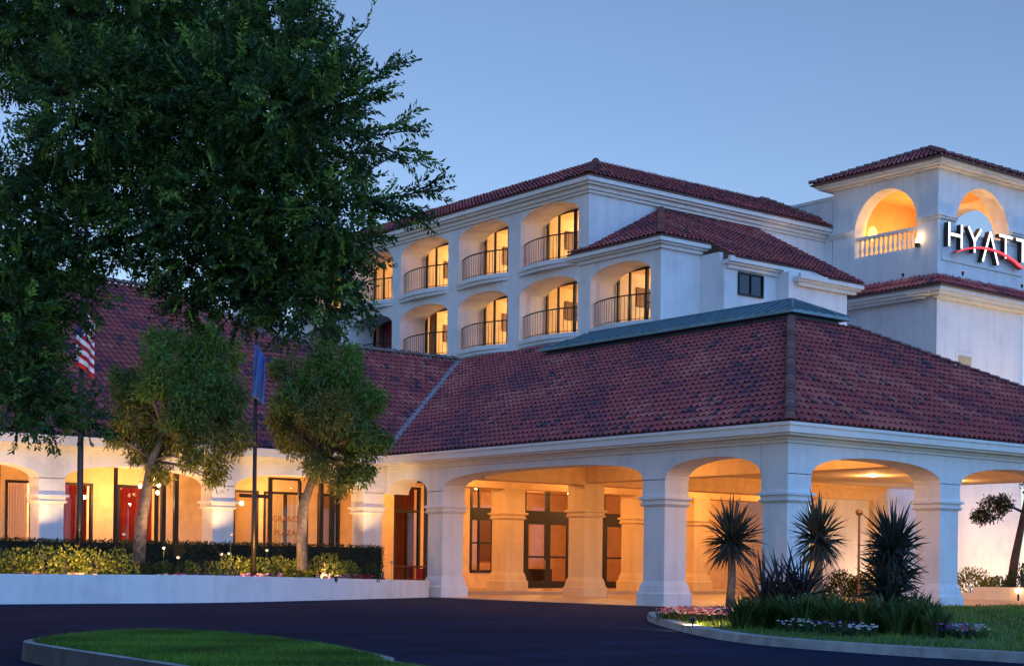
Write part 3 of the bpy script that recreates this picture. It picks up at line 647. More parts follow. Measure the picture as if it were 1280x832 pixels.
# eaves and roofs of the block
mb = MB(); mb.box(HX-.10, HX-.001, 19.97, 50, 16.08, 16.2); mb.box(HX-.2, HX-.001, 19.87, 50, 16.2, 16.36); mb.box(HX-.36, HX-.001, 19.71, 50, 16.36, 16.46)
mb.box(HX, 25, 19.97, 20.069, 16.08, 16.2); mb.box(HX, 25, 19.87, 20.069, 16.2, 16.36); mb.box(HX, 25.3, 19.71, 20.069, 16.36, 16.46); mb.build('cornice', TRIM, ht)
mb = MB(); mb.box(HX-.48, HX-.36, 19.59, 50, 16.46, 16.68); mb.box(HX-.358, 25.4, 19.59, 19.71, 16.46, 16.68); mb.box(HX-.36, 25.3, 19.71, 50, 16.465, 16.62); mb.build('fascia', TRIM, ht)
ex, ey = HX-.5, 19.55; T = 3.2; ez = 16.70
tiles('tiled_roof', [[(ex, ey), (ex+T, ey+T), (ex+T, 50.5), (ex, 50.5)]], (1, 0), ez, ex, .50, ht)
tiles('tiled_roof', [[(ex, ey), (25.5, ey), (25.5-T*.6, ey+T), (ex+T, ey+T)]], (0, 1), ez, ey, .50, ht)
mb = MB(); ridge_caps(mb, (ex, ey, ez+.05), (ex+T, ey+T, ez+T*.5+.05), tone=(.2, .1, .09)); mb.build('hip_ridge_tiles', TILE, ht); mb = MB(); ridge_caps(mb, (25.5, ey, ez+.05), (25.5-T*.6, ey+T, ez+T*.5+.05), tone=(.2, .1, .09)); mb.build('hip_ridge_tiles', TILE, ht)
mb = MB(); mb.box(ex+T-.03, 24.5, ey+T-.03, 50.4, 16.7, ez+T*.5-.06); mb.build('flat_roof', CONC, ht)
# stepped lower rooms in front of the side wall
mb = MB()
mb.box(HX+RD+.003, 12.75, 15.88, 16.1, 5, 13.25); mb.box(12.6, 12.75, 16.1, 20.06, 5, 9.9)
mb.box(12.751, 15.69, 14.6, 14.85, 4.61, 12.8); mb.box(12.751, 12.95, 14.851, 15.88, 4.61, 13.2); mb.box(15.691, 19.2, 13.95, 14.2, 4.61, 12.7); mb.box(15.691, 15.9, 14.201, 14.86, 4.61, 12.8); mb.box(19.0, 19.2, 14.201, 20.06, 4.61, 12.8)
mb.build('stepped_wall', STUCCO, ht)
kb_, zb_, yb_ = .51, 13.66, 15.5      # roof plane z = zb_+kb_*(y-yb_)
zt_ = lambda y: zb_+kb_*(y-yb_)
def rplane(polys): return tiles('tiled_roof', polys, (0, 1), zt_(13.3), 13.3, kb_, ht)
rplane([[(10.25, 15.5), (12.98, 15.5), (12.98, 18.355)], [(12.98, 14.22), (17.5, 14.22), (17.5, 20.05), (14.6, 20.05), (12.98, 18.355)], [(17.5, 13.5), (19.75, 13.5), (20.6, 20.05), (17.5, 20.05)]])
tiles('tiled_roof', [[(10.25, 15.5), (14.6, 20.05), (10.25, 20.05)]], (1, 0), zb_, 10.25, kb_*4.55/4.35, ht)
tiles('tiled_roof', [[(10.25, 20.05), (10.62, 20.05), (10.62, 21.0), (10.25, 21.0)]], (1, 0), zb_, 10.25, kb_*4.55/4.35, ht)
mb = MB(); ridge_caps(mb, (10.25, 15.5, zb_+.05), (14.6, 20.05, zt_(20.05)+.05), tone=(.26, .12, .1)); mb.build('hip_ridge_tiles', TILE, ht)
mb = MB()
def eave(x0, x1, y): z = zt_(y); mb.box(x0, x1, y+.02, y+.14, z-.22, z-.02); mb.box(x0, x1-.05, y+.14, y+.40, z-.30, z-.14); mb.box(x0+.15, x1-.2, y+.26, y+.42, z-.44, z-.30)
eave(10.4, 12.98, 15.5); eave(12.7, 17.5, 14.22); eave(15.9, 19.75, 13.5)
mb.box(10.27, 10.39, 15.52, 20.95, zb_-.22, zb_-.02); mb.box(10.39, HX-.001, 15.7, 20.9, zb_-.30, zb_-.14); mb.box(HX-.12, HX-.001, 15.78, 20.6, zb_-.44, zb_-.30)
mb.build('eave_trim', TRIM, ht)
m = MB(); m.box(13.5, 13.56, 14.52, 14.62, 11.62, 12.5); m.box(14.84, 14.9, 14.52, 14.62, 11.62, 12.5); m.box(13.56, 14.84, 14.52, 14.62, 11.62, 11.68); m.box(13.56, 14.84, 14.52, 14.62, 12.44, 12.5); m.box(14.17, 14.22, 14.53, 14.61, 11.68, 12.44)
w = m.build('side_window', FRAME, ht); m = MB(); m.box(13.56, 14.84, 14.58, 14.597, 11.68, 12.44); m.build('pane', plain('dark_glass', (.01, .012, .015), .08), w)
mb = MB(); mb.box(24.97, 31, 19.6, 23.6, 9, 17.95); mb.box(24.93, 31.04, 19.56, 23.64, 17.95, 18.1); mb.box(22, 24.969, 20.31, 23.6, 16.63, 16.64); mb.build('lift_house', STUCCO, ht)
# ground floor wall right of the entrance
gw = MB(); gw.box(17.8, 24.95, 14.2, 14.5, 0, 4.5); gw.build('ground_wall', STUCCO, ht)

# ================================================================== TOWER
tw = thing('bell_tower', 'square white tower with arched lookout and clay tile hip roof at the right', 'tower')
TX0, TX1, TY0, TY1 = 24.96, 31.35, 13.82, 19.55
mb = MB(); mb.box(TX0, TX1, TY0, TY1, 0, 13.2); mb.build('base_wall', STUCCO, tw)
TH = .75
mb = MB()
mb.box(TX0, TX1, TY0, TY0+TH, 13.201, 15.72); mb.box(TX0, TX1, TY1-TH, TY1, 13.201, 18.3); mb.box(TX0, TX0+TH, TY0+TH, TY1-TH, 13.201, 15.0); mb.box(TX1-TH, TX1, TY0+TH, TY1-TH, 13.201, 15.0)
arcade_wall(mb, 'y', TX0, TX1, 15.721, 18.3, [(28.2, 1.98, 15.95, 1.95, 2)], TY0, TY0+TH)
arcade_wall(mb, 'x', TY0+TH, TY1-TH, 15.001, 18.299, [(16.6, 1.70, 16.17, 1.72, 2)], TX1-TH, TX1-.001)
arcade_wall(mb, 'x', TY0+TH, TY1-TH, 15.001, 18.299, [(16.6, 1.70, 16.17, 1.72, 2)], TX0+.001, TX0+TH)
mb.box(TX0+TH, TX1-TH, TY0+TH, TY1-TH, 14.5, 14.75)
mb.build('lookout_wall', STUCCO, tw)
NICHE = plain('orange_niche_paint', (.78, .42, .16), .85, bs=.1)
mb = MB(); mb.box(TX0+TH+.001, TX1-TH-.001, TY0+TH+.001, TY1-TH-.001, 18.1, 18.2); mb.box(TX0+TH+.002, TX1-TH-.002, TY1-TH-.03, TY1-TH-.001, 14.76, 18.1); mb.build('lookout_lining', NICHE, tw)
for (a, b) in ((TY0-.1, 14.86), (18.34, TY1+.1)): mb = MB(); mb.box(TX0-.10, TX0-.001, a, b, 16.16, 16.26); mb.box(TX0-.16, TX0-.001, a-.05 if a < 15 else a, b, 16.26, 16.34); mb.box(TX0-.05, TX0-.001, a, b, 16.08, 16.16); mb.build('capital_moulding', TRIM, tw)
for (a, b) in ((TX0, 26.2), (30.2, TX1)): mb = MB(); mb.box(a, b, TY0-.10, TY0-.001, 16.16, 16.26); mb.box(a, b, TY0-.16, TY0-.001, 16.26, 16.34); mb.build('capital_moulding', TRIM, tw)
ba = MB(); ba.box(TX0+.1, TX0+.36, 14.9, 18.3, 15.88, 16.0); ba.box(TX0+.1, TX0+.36, 14.9, 18.3, 15.002, 15.1); bal = ba.build('balustrade', TRIM, tw)
for i in range(13):
    y = 15.05+i*.258; m = MB(); m.lathe(TX0+.23, y, [(15.1, .07), (15.16, .07), (15.2, .045), (15.38, .085), (15.55, .05), (15.78, .04), (15.83, .07), (15.88, .07)], 10); m.build('baluster', TRIM, bal, True)
mb = MB()   # sign panel frame on the right face
mb.box(25.2, 31.2, TY0-.06, TY0-.001, 14.4, 14.5); mb.box(25.2, 31.2, TY0-.06, TY0-.001, 15.7, 15.78); mb.box(25.2, 25.28, TY0-.06, TY0-.001, 14.5, 15.7); mb.build('sign_panel', TRIM, tw)
mb = MB(); mb.box(TX0-.6, TX1+.6, TY0-.6, TY1+.6, 18.45, 18.60); mb.box(TX0-.5, TX1+.5, TY0-.5, TY1+.5, 18.36, 18.449); mb.box(TX0-.25, TX1+.25, TY0-.25, TY1+.25, 18.301, 18.36); mb.build('cornice', TRIM, tw)
mb = MB()
for x0, x1, y0, y1 in ((TX0-.62, TX1+.62, TY0-.62, TY0-.001), (TX0-.62, TX0-.001, TY0, TY1+.3), (TX1+.001, TX1+.62, TY0, TY1+.3)): mb.box(x0, x1, y0, y1, 12.98, 13.18); mb.box(x0+.12, x1-.12, y0+.12, y1, 12.86, 12.979); mb.box(x0+.34, x1-.34, y0+.34, y1, 12.74, 12.859)
mb.build('skirt_cornice', TRIM, tw)
o = .72; sk0 = [(TX0-o, TY0-o), (TX1+o, TY0-o), (TX1+o, TY1+o), (TX0-o, TY1+o)]
tiles('skirt_roof', [[(TX0-o, TY0-o), (TX1+o, TY0-o), (TX1, TY0), (TX0, TY0)]], (0, 1), 13.2, TY0-o, .75, tw, tl=.36)
tiles('skirt_roof', [[(TX0-o, TY0-o), (TX0, TY0), (TX0, TY1), (TX0-o, TY1)]], (1, 0), 13.2, TX0-o, .75, tw, tl=.36)
o = .75; ax, ay = (TX0+TX1)/2, (TY0+TY1)/2; c = [(TX0-o, TY0-o), (TX1+o, TY0-o), (TX1+o, TY1+o), (TX0-o, TY1+o)]; TK = .44
hy = (c[2][1]-c[0][1])/2; hxw = (c[1][0]-c[0][0])/2; kyT = TK; kxT = TK*hy/hxw
tiles('tiled_roof', [[c[0], c[1], (ax, ay)]], (0, 1), 18.62, c[0][1], kyT, tw); tiles('tiled_roof', [[c[0], (ax, ay), c[3]]], (1, 0), 18.62, c[0][0], kxT, tw)
tiles('tiled_roof', [[c[1], c[2], (ax, ay)]], (-1, 0), 18.62, -c[1][0], kxT, tw); tiles('tiled_roof', [[c[2], c[3], (ax, ay)]], (0, -1), 18.62, -c[2][1], kyT, tw)
za = 18.62+kyT*hy
mb = MB()
for q in c[:2]+c[3:]: ridge_caps(mb, (q[0], q[1], 18.67), (ax, ay, za+.05), tone=(.2, .1, .1))
mb.build('hip_ridge_tiles', TILE, tw)
m = MB(); m.box(26.3, 27.6, TY0-.02, TY0+.03, 9.4, 10.6); w = m.build('small_window', TRIM, tw); m = MB(); m.box(26.48, 27.42, TY0-.035, TY0-.022, 9.5, 10.42); m.build('pane', plain('tan_blind', (.5, .38, .2), .5), w)
m = MB(); m.box(TX0-.14, TX0-.02, 14.72, 14.9, 15.06, 15.22); l = m.build('wall_light', IRON, tw); m = MB(); m.lathe(TX0-.1, 14.81, [(15.22, .05), (15.3, .07), (15.4, .05), (15.43, .01)], 10); m.build('bulb', BULB, l)
m = MB(); m.lathe(TX0+1.0, 18.1, [(16.0, .05), (16.1, .16), (16.35, .2), (16.55, .12), (16.6, .02)], 12); m.build('lookout_lamp', emit_mat('yellow_lamp', (1, .65, .05), 9), tw, True)

# ------------------------------------------------------------------ sign letters on the tower
sg = thing('rooftop_sign', 'white lit letters HYATT over a red swoosh on the right face of the tower', 'sign', (28.3, TY0-.3, 14.7))
LW = emit_mat('white_letter_face', (1, .93, .78), 1.6); LD = plain('black_letter_return', (.012, .012, .016), .5); LR = emit_mat('red_swoosh_face', (1, .05, .06), 1.3)
FY, BYY = TY0-.34, TY0-.10
def stroke(mb, p, q, w):
    p, q = Vector((p[0], p[1])), Vector((q[0], q[1])); d = (q-p).normalized(); n = Vector((-d.y, d.x))*w/2
    poly = [p+n, q+n, q-n, p-n]; v = [(a.x, FY, a.y) for a in poly]+[(a.x, BYY, a.y) for a in poly]
    mb.add(v, [(0, 1, 2, 3)], None, 0); mb.add(v, [(7, 6, 5, 4)]+[(i, i+4, (i+1) % 4+4, (i+1) % 4) for i in range(4)], None, 1)
def letter(strokes, w=.17):
    m = MB()
    for s in strokes: stroke(m, *s, s[2] if False else w)
    return m.build('letter', [LW, LD], sg, fixn=False)
letter([((25.30, 15.96), (25.30, 14.94)), ((26.18, 15.98), (26.18, 14.94)), ((25.37, 15.47), (26.11, 15.47))], .13)
letter([((26.66, 15.98), (27.12, 15.40)), ((27.60, 15.98), (27.12, 15.40)), ((27.12, 15.42), (27.12, 14.90))], .13)
letter([((28.27, 15.96), (27.72, 14.60)), ((28.27, 15.96), (28.86, 14.60))], .13)
letter([((28.92, 15.92), (29.92, 15.92)), ((29.42, 15.86), (29.42, 14.95))], .13)
letter([((30.22, 15.92), (31.22, 15.92)), ((30.72, 15.86), (30.72, 14.95))], .13)
m = MB(); n = 22; up = []; dn = []
for i in range(n+1):
    t = i/n; x = 25.75+4.95*t; z = 14.72+.52*math.sin(PI*t**.85*.82)-.30*t**3; th = .02+.12*t**.6
    up.append((x, z+th/2)); dn.append((x, z-th/2))
for i in range(n):
    q = [up[i], up[i+1], dn[i+1], dn[i]]; v = [(a, FY-.03, b) for a, b in q]+[(a, BYY, b) for a, b in q]
    m.add(v, [(0, 1, 2, 3)], None, 0); m.add(v, [(7, 6, 5, 4), (0, 4, 5, 1), (2, 6, 7, 3)], None, 1)
m.build('swoosh', [LR, plain('red_return', (.25, .01, .01), .5)], sg, fixn=False)

# ================================================================== PLANTER
pw = MB(); path = smooth_loop([(-30, 10.6), (-20, 10.6), (-14, 10.6), (-10.6, 10.75), (-6, 12.6), (-.42, 15.25)], 6); q = inset(path, -.3)
vs = []; fs = []
def wtop(x): return .74-.017*max(0, x+11)
for (x, y), (u, v) in zip(path, q): vs += [(x, y, -.02), (x, y, wtop(x)), (u, v, wtop(x)), (u, v, -.02)]
for i in range(len(path)-1):
    for k in range(3): fs.append((i*4+k, i*4+k+1, i*4+k+5, i*4+k+4))
n = len(path); fs += [(0, 1, 2, 3), tuple((n-1)*4+k for k in (3, 2, 1, 0))]
pw.add(vs, fs); tag(pw.build('planter_wall', STUCCO), 'long low white planter wall in front of the hedge', 'wall')
g = MB(); g.prism([(x, y) for x, y in q]+[(-.6, 17.95), (-30, 17.95)], 'z', -.02, .50); struct(g.build('planter_soil', SOIL))

# ------------------------------------------------------------------ leaves
def leaf_quads(P, D, L, W, curl=.25):
    "diamond leaves at P pointing along D"
    n = len(P); D = D/np.linalg.norm(D, axis=1, keepdims=True); r = rng.normal(size=(n, 3)); S = np.cross(D, r); S /= np.linalg.norm(S, axis=1, keepdims=True); Nn = np.cross(D, S)
    L = L[:, None]; W = W[:, None]
    a = P; b = P+D*L*.45+S*W/2+Nn*L*.06; c = P+D*L-Nn*L*curl*.4; d = P+D*L*.45-S*W/2+Nn*L*.06
    return np.stack([a, b, c, d], 1).reshape(-1, 3), np.arange(4*n).reshape(-1, 4)
def leaf_object(name, P, D, L, W, C, mat, parent=None):
    V, F = leaf_quads(P, D, L, W); return np_mesh(name, V, F, np.repeat(C, 4, 0), mat, parent)
def unit(n):
    v = rng.normal(size=(n, 3)); return v/np.linalg.norm(v, axis=1, keepdims=True)

# ---- big tree in the left foreground
bt_base = at(-190, 800, 19.5); bt_base.z = 0
bt = thing('large_tree', 'large dark leafy tree overhanging the whole left of the picture', 'tree', bt_base)
blobs = [  # photo place and depth of each bough, its size in metres
    (30, 20, 18.5, 1.15), (120, 10, 18, 1.2), (215, 20, 18.5, 1.2), (310, 25, 18, .95), (360, 70, 17.5, .7), (70, 45, 20.5, .9), (160, 60, 20, 1.0), (250, 80, 19.5, 1.0),
    (120, 130, 17.5, .95), (200, 130, 18, 1.0), (290, 130, 17.5, 1.0), (370, 135, 17, .72), (420, 120, 17, .42), (245, 190, 19, 1.0), (335, 190, 18, .85), (405, 190, 17.2, .5),
    (150, 210, 18.5, .85), (95, 185, 18.5, .6), (190, 265, 18, .9), (280, 250, 17.5, .85), (350, 255, 17.5, .75), (415, 265, 17, .5), (110, 290, 18, .6), (50, 270, 19, .6),
    (250, 320, 18, .75), (330, 320, 17.8, .75), (388, 325, 17.5, .45), (408, 380, 17.3, .30), (370, 380, 17.8, .5), (300, 372, 18.2, .40), (230, 372, 18.4, .33), (35, 215, 18, .5), (15, 265, 18, .55), (15, 395, 17.8, .5), (5, 320, 18, .5), (90, 370, 18.2, .32), (430, 300, 17.4, .36), (20, 350, 18, .6), (340, 365, 18.4, .42), (270, 350, 18.4, .42), (405, 350, 17.6, .34), (75, 330, 18.3, .42), (20, 465, 17.9, .42),
    (40, 380, 18.5, .45), (20, 430, 18, .5), (40, 475, 18, .42), (100, 520, 18.2, .2), (25, 505, 17.8, .4), (10, 60, 19, .6), (60, 520, 18, .22)]
mb = MB()
trunk = [bt_base, bt_base+Vector((.1, .1, 1.6)), at(-110, 480, 19.3), at(-60, 300, 19.2)]
mb.tube(trunk, [.42, .34, .27, .2], 12)
hubs = [at(-60, 300, 19.2), at(-85, 390, 19.3), at(40, 230, 18.8), at(120, 140, 18.6), at(100, 310, 18.4), at(230, 230, 18.2), at(60, 60, 19), at(200, 90, 18.6), at(300, 300, 18)]
limbs = [([at(-95, 430, 19.3), at(-20, 365, 18.8), at(40, 330, 18.4), at(95, 312, 18.3), at(190, 295, 18.2), at(300, 300, 18), at(380, 330, 17.6)], [.13, .10, .08, .06, .045, .03, .015]),
         ([at(-60, 300, 19.2), at(0, 260, 18.9), at(45, 215, 18.7), at(60, 140, 18.8), at(60, 40, 19), at(70, -60, 19)], [.13, .11, .09, .07, .05, .03]),
         ([at(45, 215, 18.7), at(130, 190, 18.3), at(230, 200, 18.1), at(320, 170, 17.7), at(400, 140, 17.2), at(450, 110, 17)], [.08, .06, .045, .035, .025, .012]),
         ([at(60, 120, 18.8), at(150, 80, 18.6), at(250, 60, 18.3), at(340, 40, 17.9)], [.09, .07, .05, .03]),
         ([at(-80, 400, 19.3), at(-20, 420, 18.6), at(30, 440, 18.2), at(70, 470, 18.1)], [.1, .07, .05, .025])]
for p, r in limbs: mb.tube(p, r, 8)
limb_pts = [x for p, r in limbs for x in p]+[trunk[-1]]
sprP = []; sprD = []
for px, py, D, R in blobs:
    c = at(px, py, D); near = min(limb_pts, key=lambda q: (q-c).length)
    if (near-c).length > .3: midp = near.lerp(c, .5)+Vector((random.uniform(-.1, .1), random.uniform(-.1, .1), .08)); mb.tube([near, midp, c], [.035, .025, .012], 6)
    k = int(355*R*R)+18; R *= .80
    d = unit(k); rad = R*rng.uniform(.25, 1.0, k)**.6
    for q in range(k):
        p = np.array(c)+d[q]*rad[q]*np.array([1, 1, .85]); dd = d[q]*1.0+unit(1)[0]*.6+np.array([.1, 0, .15]); sprP.append(p); sprD.append(dd/np.linalg.norm(dd))
def toward(a, b): v = np.array(b)-np.array(a); return v
for (x0, y0, x1, y1, D) in ((395, 110, 462, 28, 16.9), (400, 140, 508, 70, 16.9), (410, 160, 480, 105, 16.8), (420, 170, 532, 160, 16.8), (410, 235, 500, 190, 16.9), (440, 190, 465, 265, 17), (460, 250, 552, 232, 17), (455, 260, 528, 272, 17), (440, 240, 520, 268, 16.9), (380, 60, 400, -10, 17.2), (420, 300, 470, 345, 17.2), (430, 330, 460, 395, 17.2), (360, 40, 410, 60, 17.2), (470, 180, 525, 200, 16.9)):
    a, b = at(x0, y0, D), at(x1, y1, D); mb.tube([a, a.lerp(b, .5)+Vector((0, 0, -.03)), b], [.016, .011, .005], 5); nst = max(2, int((b-a).length/.10))
    for q in range(nst*2):
        t = random.random(); sprP.append(np.array(a.lerp(b, t*.86))+rng.normal(0, .03, 3)); dd = toward(a, b); dd = dd/np.linalg.norm(dd)+rng.normal(0, .38, 3); sprD.append(dd/np.linalg.norm(dd))
mb.build('trunk', BARKD, bt, True)
sprP = np.array(sprP); sprD = np.array(sprD); ns = len(sprP); nl = 18
PP = []; DD = []; CC = []
base = np.array([(.075, .145, .03), (.055, .115, .03), (.105, .17, .03), (.045, .095, .028)])[rng.integers(0, 4, ns)]*rng.uniform(.7, 1.25, (ns, 1)); fresh = rng.random(ns) < .16; base[fresh] = np.array([.24, .36, .05])*rng.uniform(.6, 1.3, (fresh.sum(), 1))
side = np.cross(sprD, unit(ns)); side /= np.linalg.norm(side, axis=1, keepdims=True)
for q in range(nl):
    t = (q+1)/nl*.33; sgn = 1 if q % 2 else -1
    PP.append(sprP+sprD*t+np.array([0, 0, -.10])*t*t); DD.append(sprD*.75+side*sgn*.8+np.array([0, 0, -.15])+rng.normal(0, .22, (ns, 3))); CC.append(base*rng.uniform(.8, 1.2, (ns, 1)))
PP = np.concatenate(PP); DD = np.concatenate(DD); CC = np.concatenate(CC); nn = len(PP)
leaf_object('crown', PP, DD, rng.uniform(.055, .10, nn), rng.uniform(.024, .040, nn), CC, LEAF, bt)

# ---- two slim trees in the planter
def slim_tree(base, pts, radii, blobs, label, n):
    t = thing('slim_tree', label, 'tree', base, 'slim trees in the planter'); mb = MB(); mb.tube(pts, radii, 10); top = Vector(pts[-1])
    P = []; D = []; C = []
    blobs = [(c, R*.82, t_) for c, R, t_ in blobs]; extra = []
    for c, R, t_ in blobs:
        for q in range(2):
            v = unit(1)[0]; extra.append((Vector(c)+Vector(v)*R*1.05, R*random.uniform(.3, .5), t_))
    for c, R, tint in blobs+extra:
        c = Vector(c); st = Vector(pts[-1]) if (Vector(pts[-1])-c).length < (Vector(pts[-2])-c).length else Vector(pts[-2])
        mb.tube([st, st.lerp(c, .55)+Vector((0, 0, .12)), c], [.045, .03, .012], 6)
        k = int(n*R*R); d = unit(k); p = np.array(c)+d*(R*rng.uniform(.2, 1, (k, 1))**.5)
        for rep in range(5):
            dd = d*.5+rng.normal(0, .55, (k, 3))+np.array([0, 0, -.55]); P.append(p+rng.normal(0, .07, (k, 3))); D.append(dd); C.append(np.array(tint)*rng.uniform(.55, 1.35, (k, 1)))
    mb.build('trunk', BARK, t, True); P = np.concatenate(P); D = np.concatenate(D); C = np.concatenate(C); nn = len(P)
    leaf_object('crown', P, D, rng.uniform(.11, .24, nn), rng.uniform(.03, .06, nn), C, LEAF, t); return t
G1, G2, G3 = (.15, .26, .04), (.20, .21, .045), (.12, .20, .04)  # yellower tone, used on lower blobs, puts the uplight into the leaf colour
D1 = 43.5
b1 = at(172, 700, D1)
slim_tree(b1, [at(172, 712, D1), at(176, 660, D1), at(182, 620, D1), at(190, 575, D1), at(205, 540, D1)], [.19, .17, .15, .13, .08],
          [(at(x, y, D1+d), r, c) for x, y, d, r, c in ((165, 520, 0, .75, G2), (180, 560, .4, .6, G2), (160, 480, .3, .6, G3), (205, 470, -.3, .8, G1), (250, 470, .2, .85, G1), (285, 500, 0, .7, G3), (290, 545, .3, .65, G2), (255, 555, -.4, .75, G2), (215, 540, .5, .85, G2), (240, 510, -.6, .9, G3), (255, 425, 0, .62, G1), (205, 425, .4, .5, G1), (285, 445, .4, .5, G1), (270, 585, .2, .42, G2), (200, 590, 0, .35, G2), (150, 540, 0, .4, G2))],
          'left slim tree in the planter, lit from below, between the two flagpoles', 760)
D2 = 46.0
b2 = at(378, 700, D2)
slim_tree(b2, [at(378, 712, D2), at(377, 665, D2), at(380, 630, D2), at(390, 600, D2), at(402, 570, D2)], [.17, .16, .14, .12, .07],
          [(at(x, y, D2+d), r, c) for x, y, d, r, c in ((365, 500, 0, .75, G3), (370, 545, .3, .75, G2), (395, 470, .2, .75, G1), (430, 465, -.2, .7, G1), (455, 500, .2, .75, G1), (455, 550, 0, .8, G3), (415, 520, -.6, .95, G2), (420, 575, .3, .8, G2), (450, 590, .2, .5, G3), (360, 460, .4, .45, G3), (405, 440, 0, .4, G1), (440, 440, .2, .38, G1), (395, 585, -.3, .45, G2), (350, 530, 0, .4, G2), (425, 605, 0, .3, G2))],
          'right slim tree in the planter, rounded crown before the tiled valley', 760)

# ---- clipped hedge
hx0, hx1, hy0, hy1 = -24, -1.75, 16.0, 17.0
hd = thing('clipped_hedge', 'long dark clipped hedge behind the planter wall', 'hedge', (-12, 16.5, .5))
def htop(x): return 1.68
mb = MB(); mb.box(hx0, hx1-.06, hy0+.06, hy1-.06, .45, 1.62); mb.build('inner_block', plain('hedge_inner', (.012, .015, .008), .95), hd)  # solid dark box inside the leaves, blocks the gaps between them
n = 15000; f = rng.integers(0, 10, n); x = rng.uniform(hx0, hx1, n); y = np.where(f < 6, hy0+rng.uniform(-.05, .08, n), rng.uniform(hy0, hy1, n)); z = np.where(f < 6, rng.uniform(.5, 1.68, n), 1.64+rng.uniform(-.05, .06, n))
e = f == 9; x[e] = hx1-rng.uniform(-.03, .08, e.sum()); z[e] = rng.uniform(.5, 1.66, e.sum())
leaf_object('foliage', np.c_[x, y, z], rng.normal(0, 1, (n, 3))+np.array([0, -.6, .5]), rng.uniform(.05, .10, n), rng.uniform(.03, .05, n), np.array([(.030, .045, .014)])*rng.uniform(.5, 1.5, (n, 1)), LEAF, hd)

# ---- shrubs in front of the hedge
def shrub(loc, R, H, tint, label, group, leafs=620, ll=(.07, .12), cat='shrub', name='leafy_shrub'):
    t = thing(name, label, cat, loc, group); k = leafs; d = unit(k); d[:, 2] = np.abs(d[:, 2]); p = np.array(loc)+d*np.array([R, R, H])*rng.uniform(.35, 1, (k, 1))**.5
    leaf_object('foliage', p, d+rng.normal(0, .5, (k, 3))+np.array([0, 0, .3]), rng.uniform(*ll, k), rng.uniform(.045, .075, k), np.array(tint)*rng.uniform(.55, 1.4, (k, 1)), LEAF, t)
    mb = MB()
    for q in range(7): v = unit(1)[0]; mb.tube([loc, Vector(loc)+Vector((v[0]*R*.6, v[1]*R*.6, H*.75))], [.015, .006], 5)
    mb.build('stem', BARK, t); return t
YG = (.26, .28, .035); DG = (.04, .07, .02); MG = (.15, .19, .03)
def sh_at(px, D): p = at(px, 720, D); p.z = .48; return p
spots = [(-8, 40.5, .75, .95, MG), (22, 40.6, .7, .95, YG), (52, 40.8, .7, 1.0, MG), (84, 41.2, .72, 1.05, YG), (115, 41.8, .7, .95, YG), (146, 42.2, .65, .95, MG), (292, 45.6, .62, .85, YG), (318, 46.0, .55, .8, MG), (345, 46.5, .65, .8, YG), (372, 46.8, .5, .75, YG), (408, 47.6, .72, .95, YG), (432, 48.2, .5, .7, MG), (462, 49, .45, .6, DG), (205, 43.6, .5, .6, DG), (235, 44.2, .45, .6, DG), (262, 44.8, .5, .62, DG), (180, 43.2, .45, .55, DG)]
names = ['olive shrub at the far left end of the planter', 'yellow green shrub right of the shrub at the far left end', 'olive shrub left of the left flagpole', 'tall yellow green shrub at the foot of the left flagpole', 'yellow green shrub right of the left flagpole', 'olive shrub left of the left slim tree trunk', 'yellow green shrub left of the right flagpole', 'olive shrub at the foot of the right flagpole', 'yellow green shrub between the right flagpole and the right slim tree', 'small bright yellow shrub at the foot of the right slim tree', 'large bright yellow shrub right of the right slim tree trunk', 'olive shrub right of the large bright yellow one', 'small dark shrub near the right end of the hedge', 'dark low shrub second right of the left slim tree trunk', 'dark low shrub third right of the left slim tree trunk', 'dark low shrub below the middle arcade pillar', 'dark low shrub at the foot of the left slim tree']
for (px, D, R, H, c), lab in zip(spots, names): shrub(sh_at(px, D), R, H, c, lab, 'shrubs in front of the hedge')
# ---- flowers
FLM = attr_mat('flower_petal', .7, .3, .2)
def flowers(loc, rx, ry, h, cols, n, label, group=None, ps=.04, spread=None):
    t = thing('flower_clump', label, 'flowers', loc, group); P = np.array(loc)+np.c_[rng.uniform(-rx, rx, n), rng.uniform(-ry, ry, n), h*rng.uniform(.5, 1.05, n)]
    k = 5; PQ = np.repeat(P, k, 0); a = np.tile(np.arange(k)*2*PI/k, n); D = np.c_[np.cos(a), np.sin(a), np.full(n*k, .35)]; C = np.array(cols)[rng.integers(0, len(cols), n)]
    leaf_object('blossoms', PQ, D, np.full(n*k, ps), np.full(n*k, ps*.8), np.repeat(C, k, 0)*rng.uniform(.8, 1.15, (n*k, 1)), FLM, t)
    m = n*3; Q = np.array(loc)+np.c_[rng.uniform(-rx, rx, m), rng.uniform(-ry, ry, m), np.zeros(m)]
    leaf_object('leaves', Q, rng.normal(0, .5, (m, 3))+np.array([0, 0, 1]), rng.uniform(.5, .9, m)*h, np.full(m, .03), np.array([(.03, .06, .02)])*rng.uniform(.6, 1.3, (m, 1)), LEAF, t); return t
WH, PK, RD_, PU = (.8, .78, .75), (.75, .22, .35), (.6, .03, .04), (.20, .06, .38)
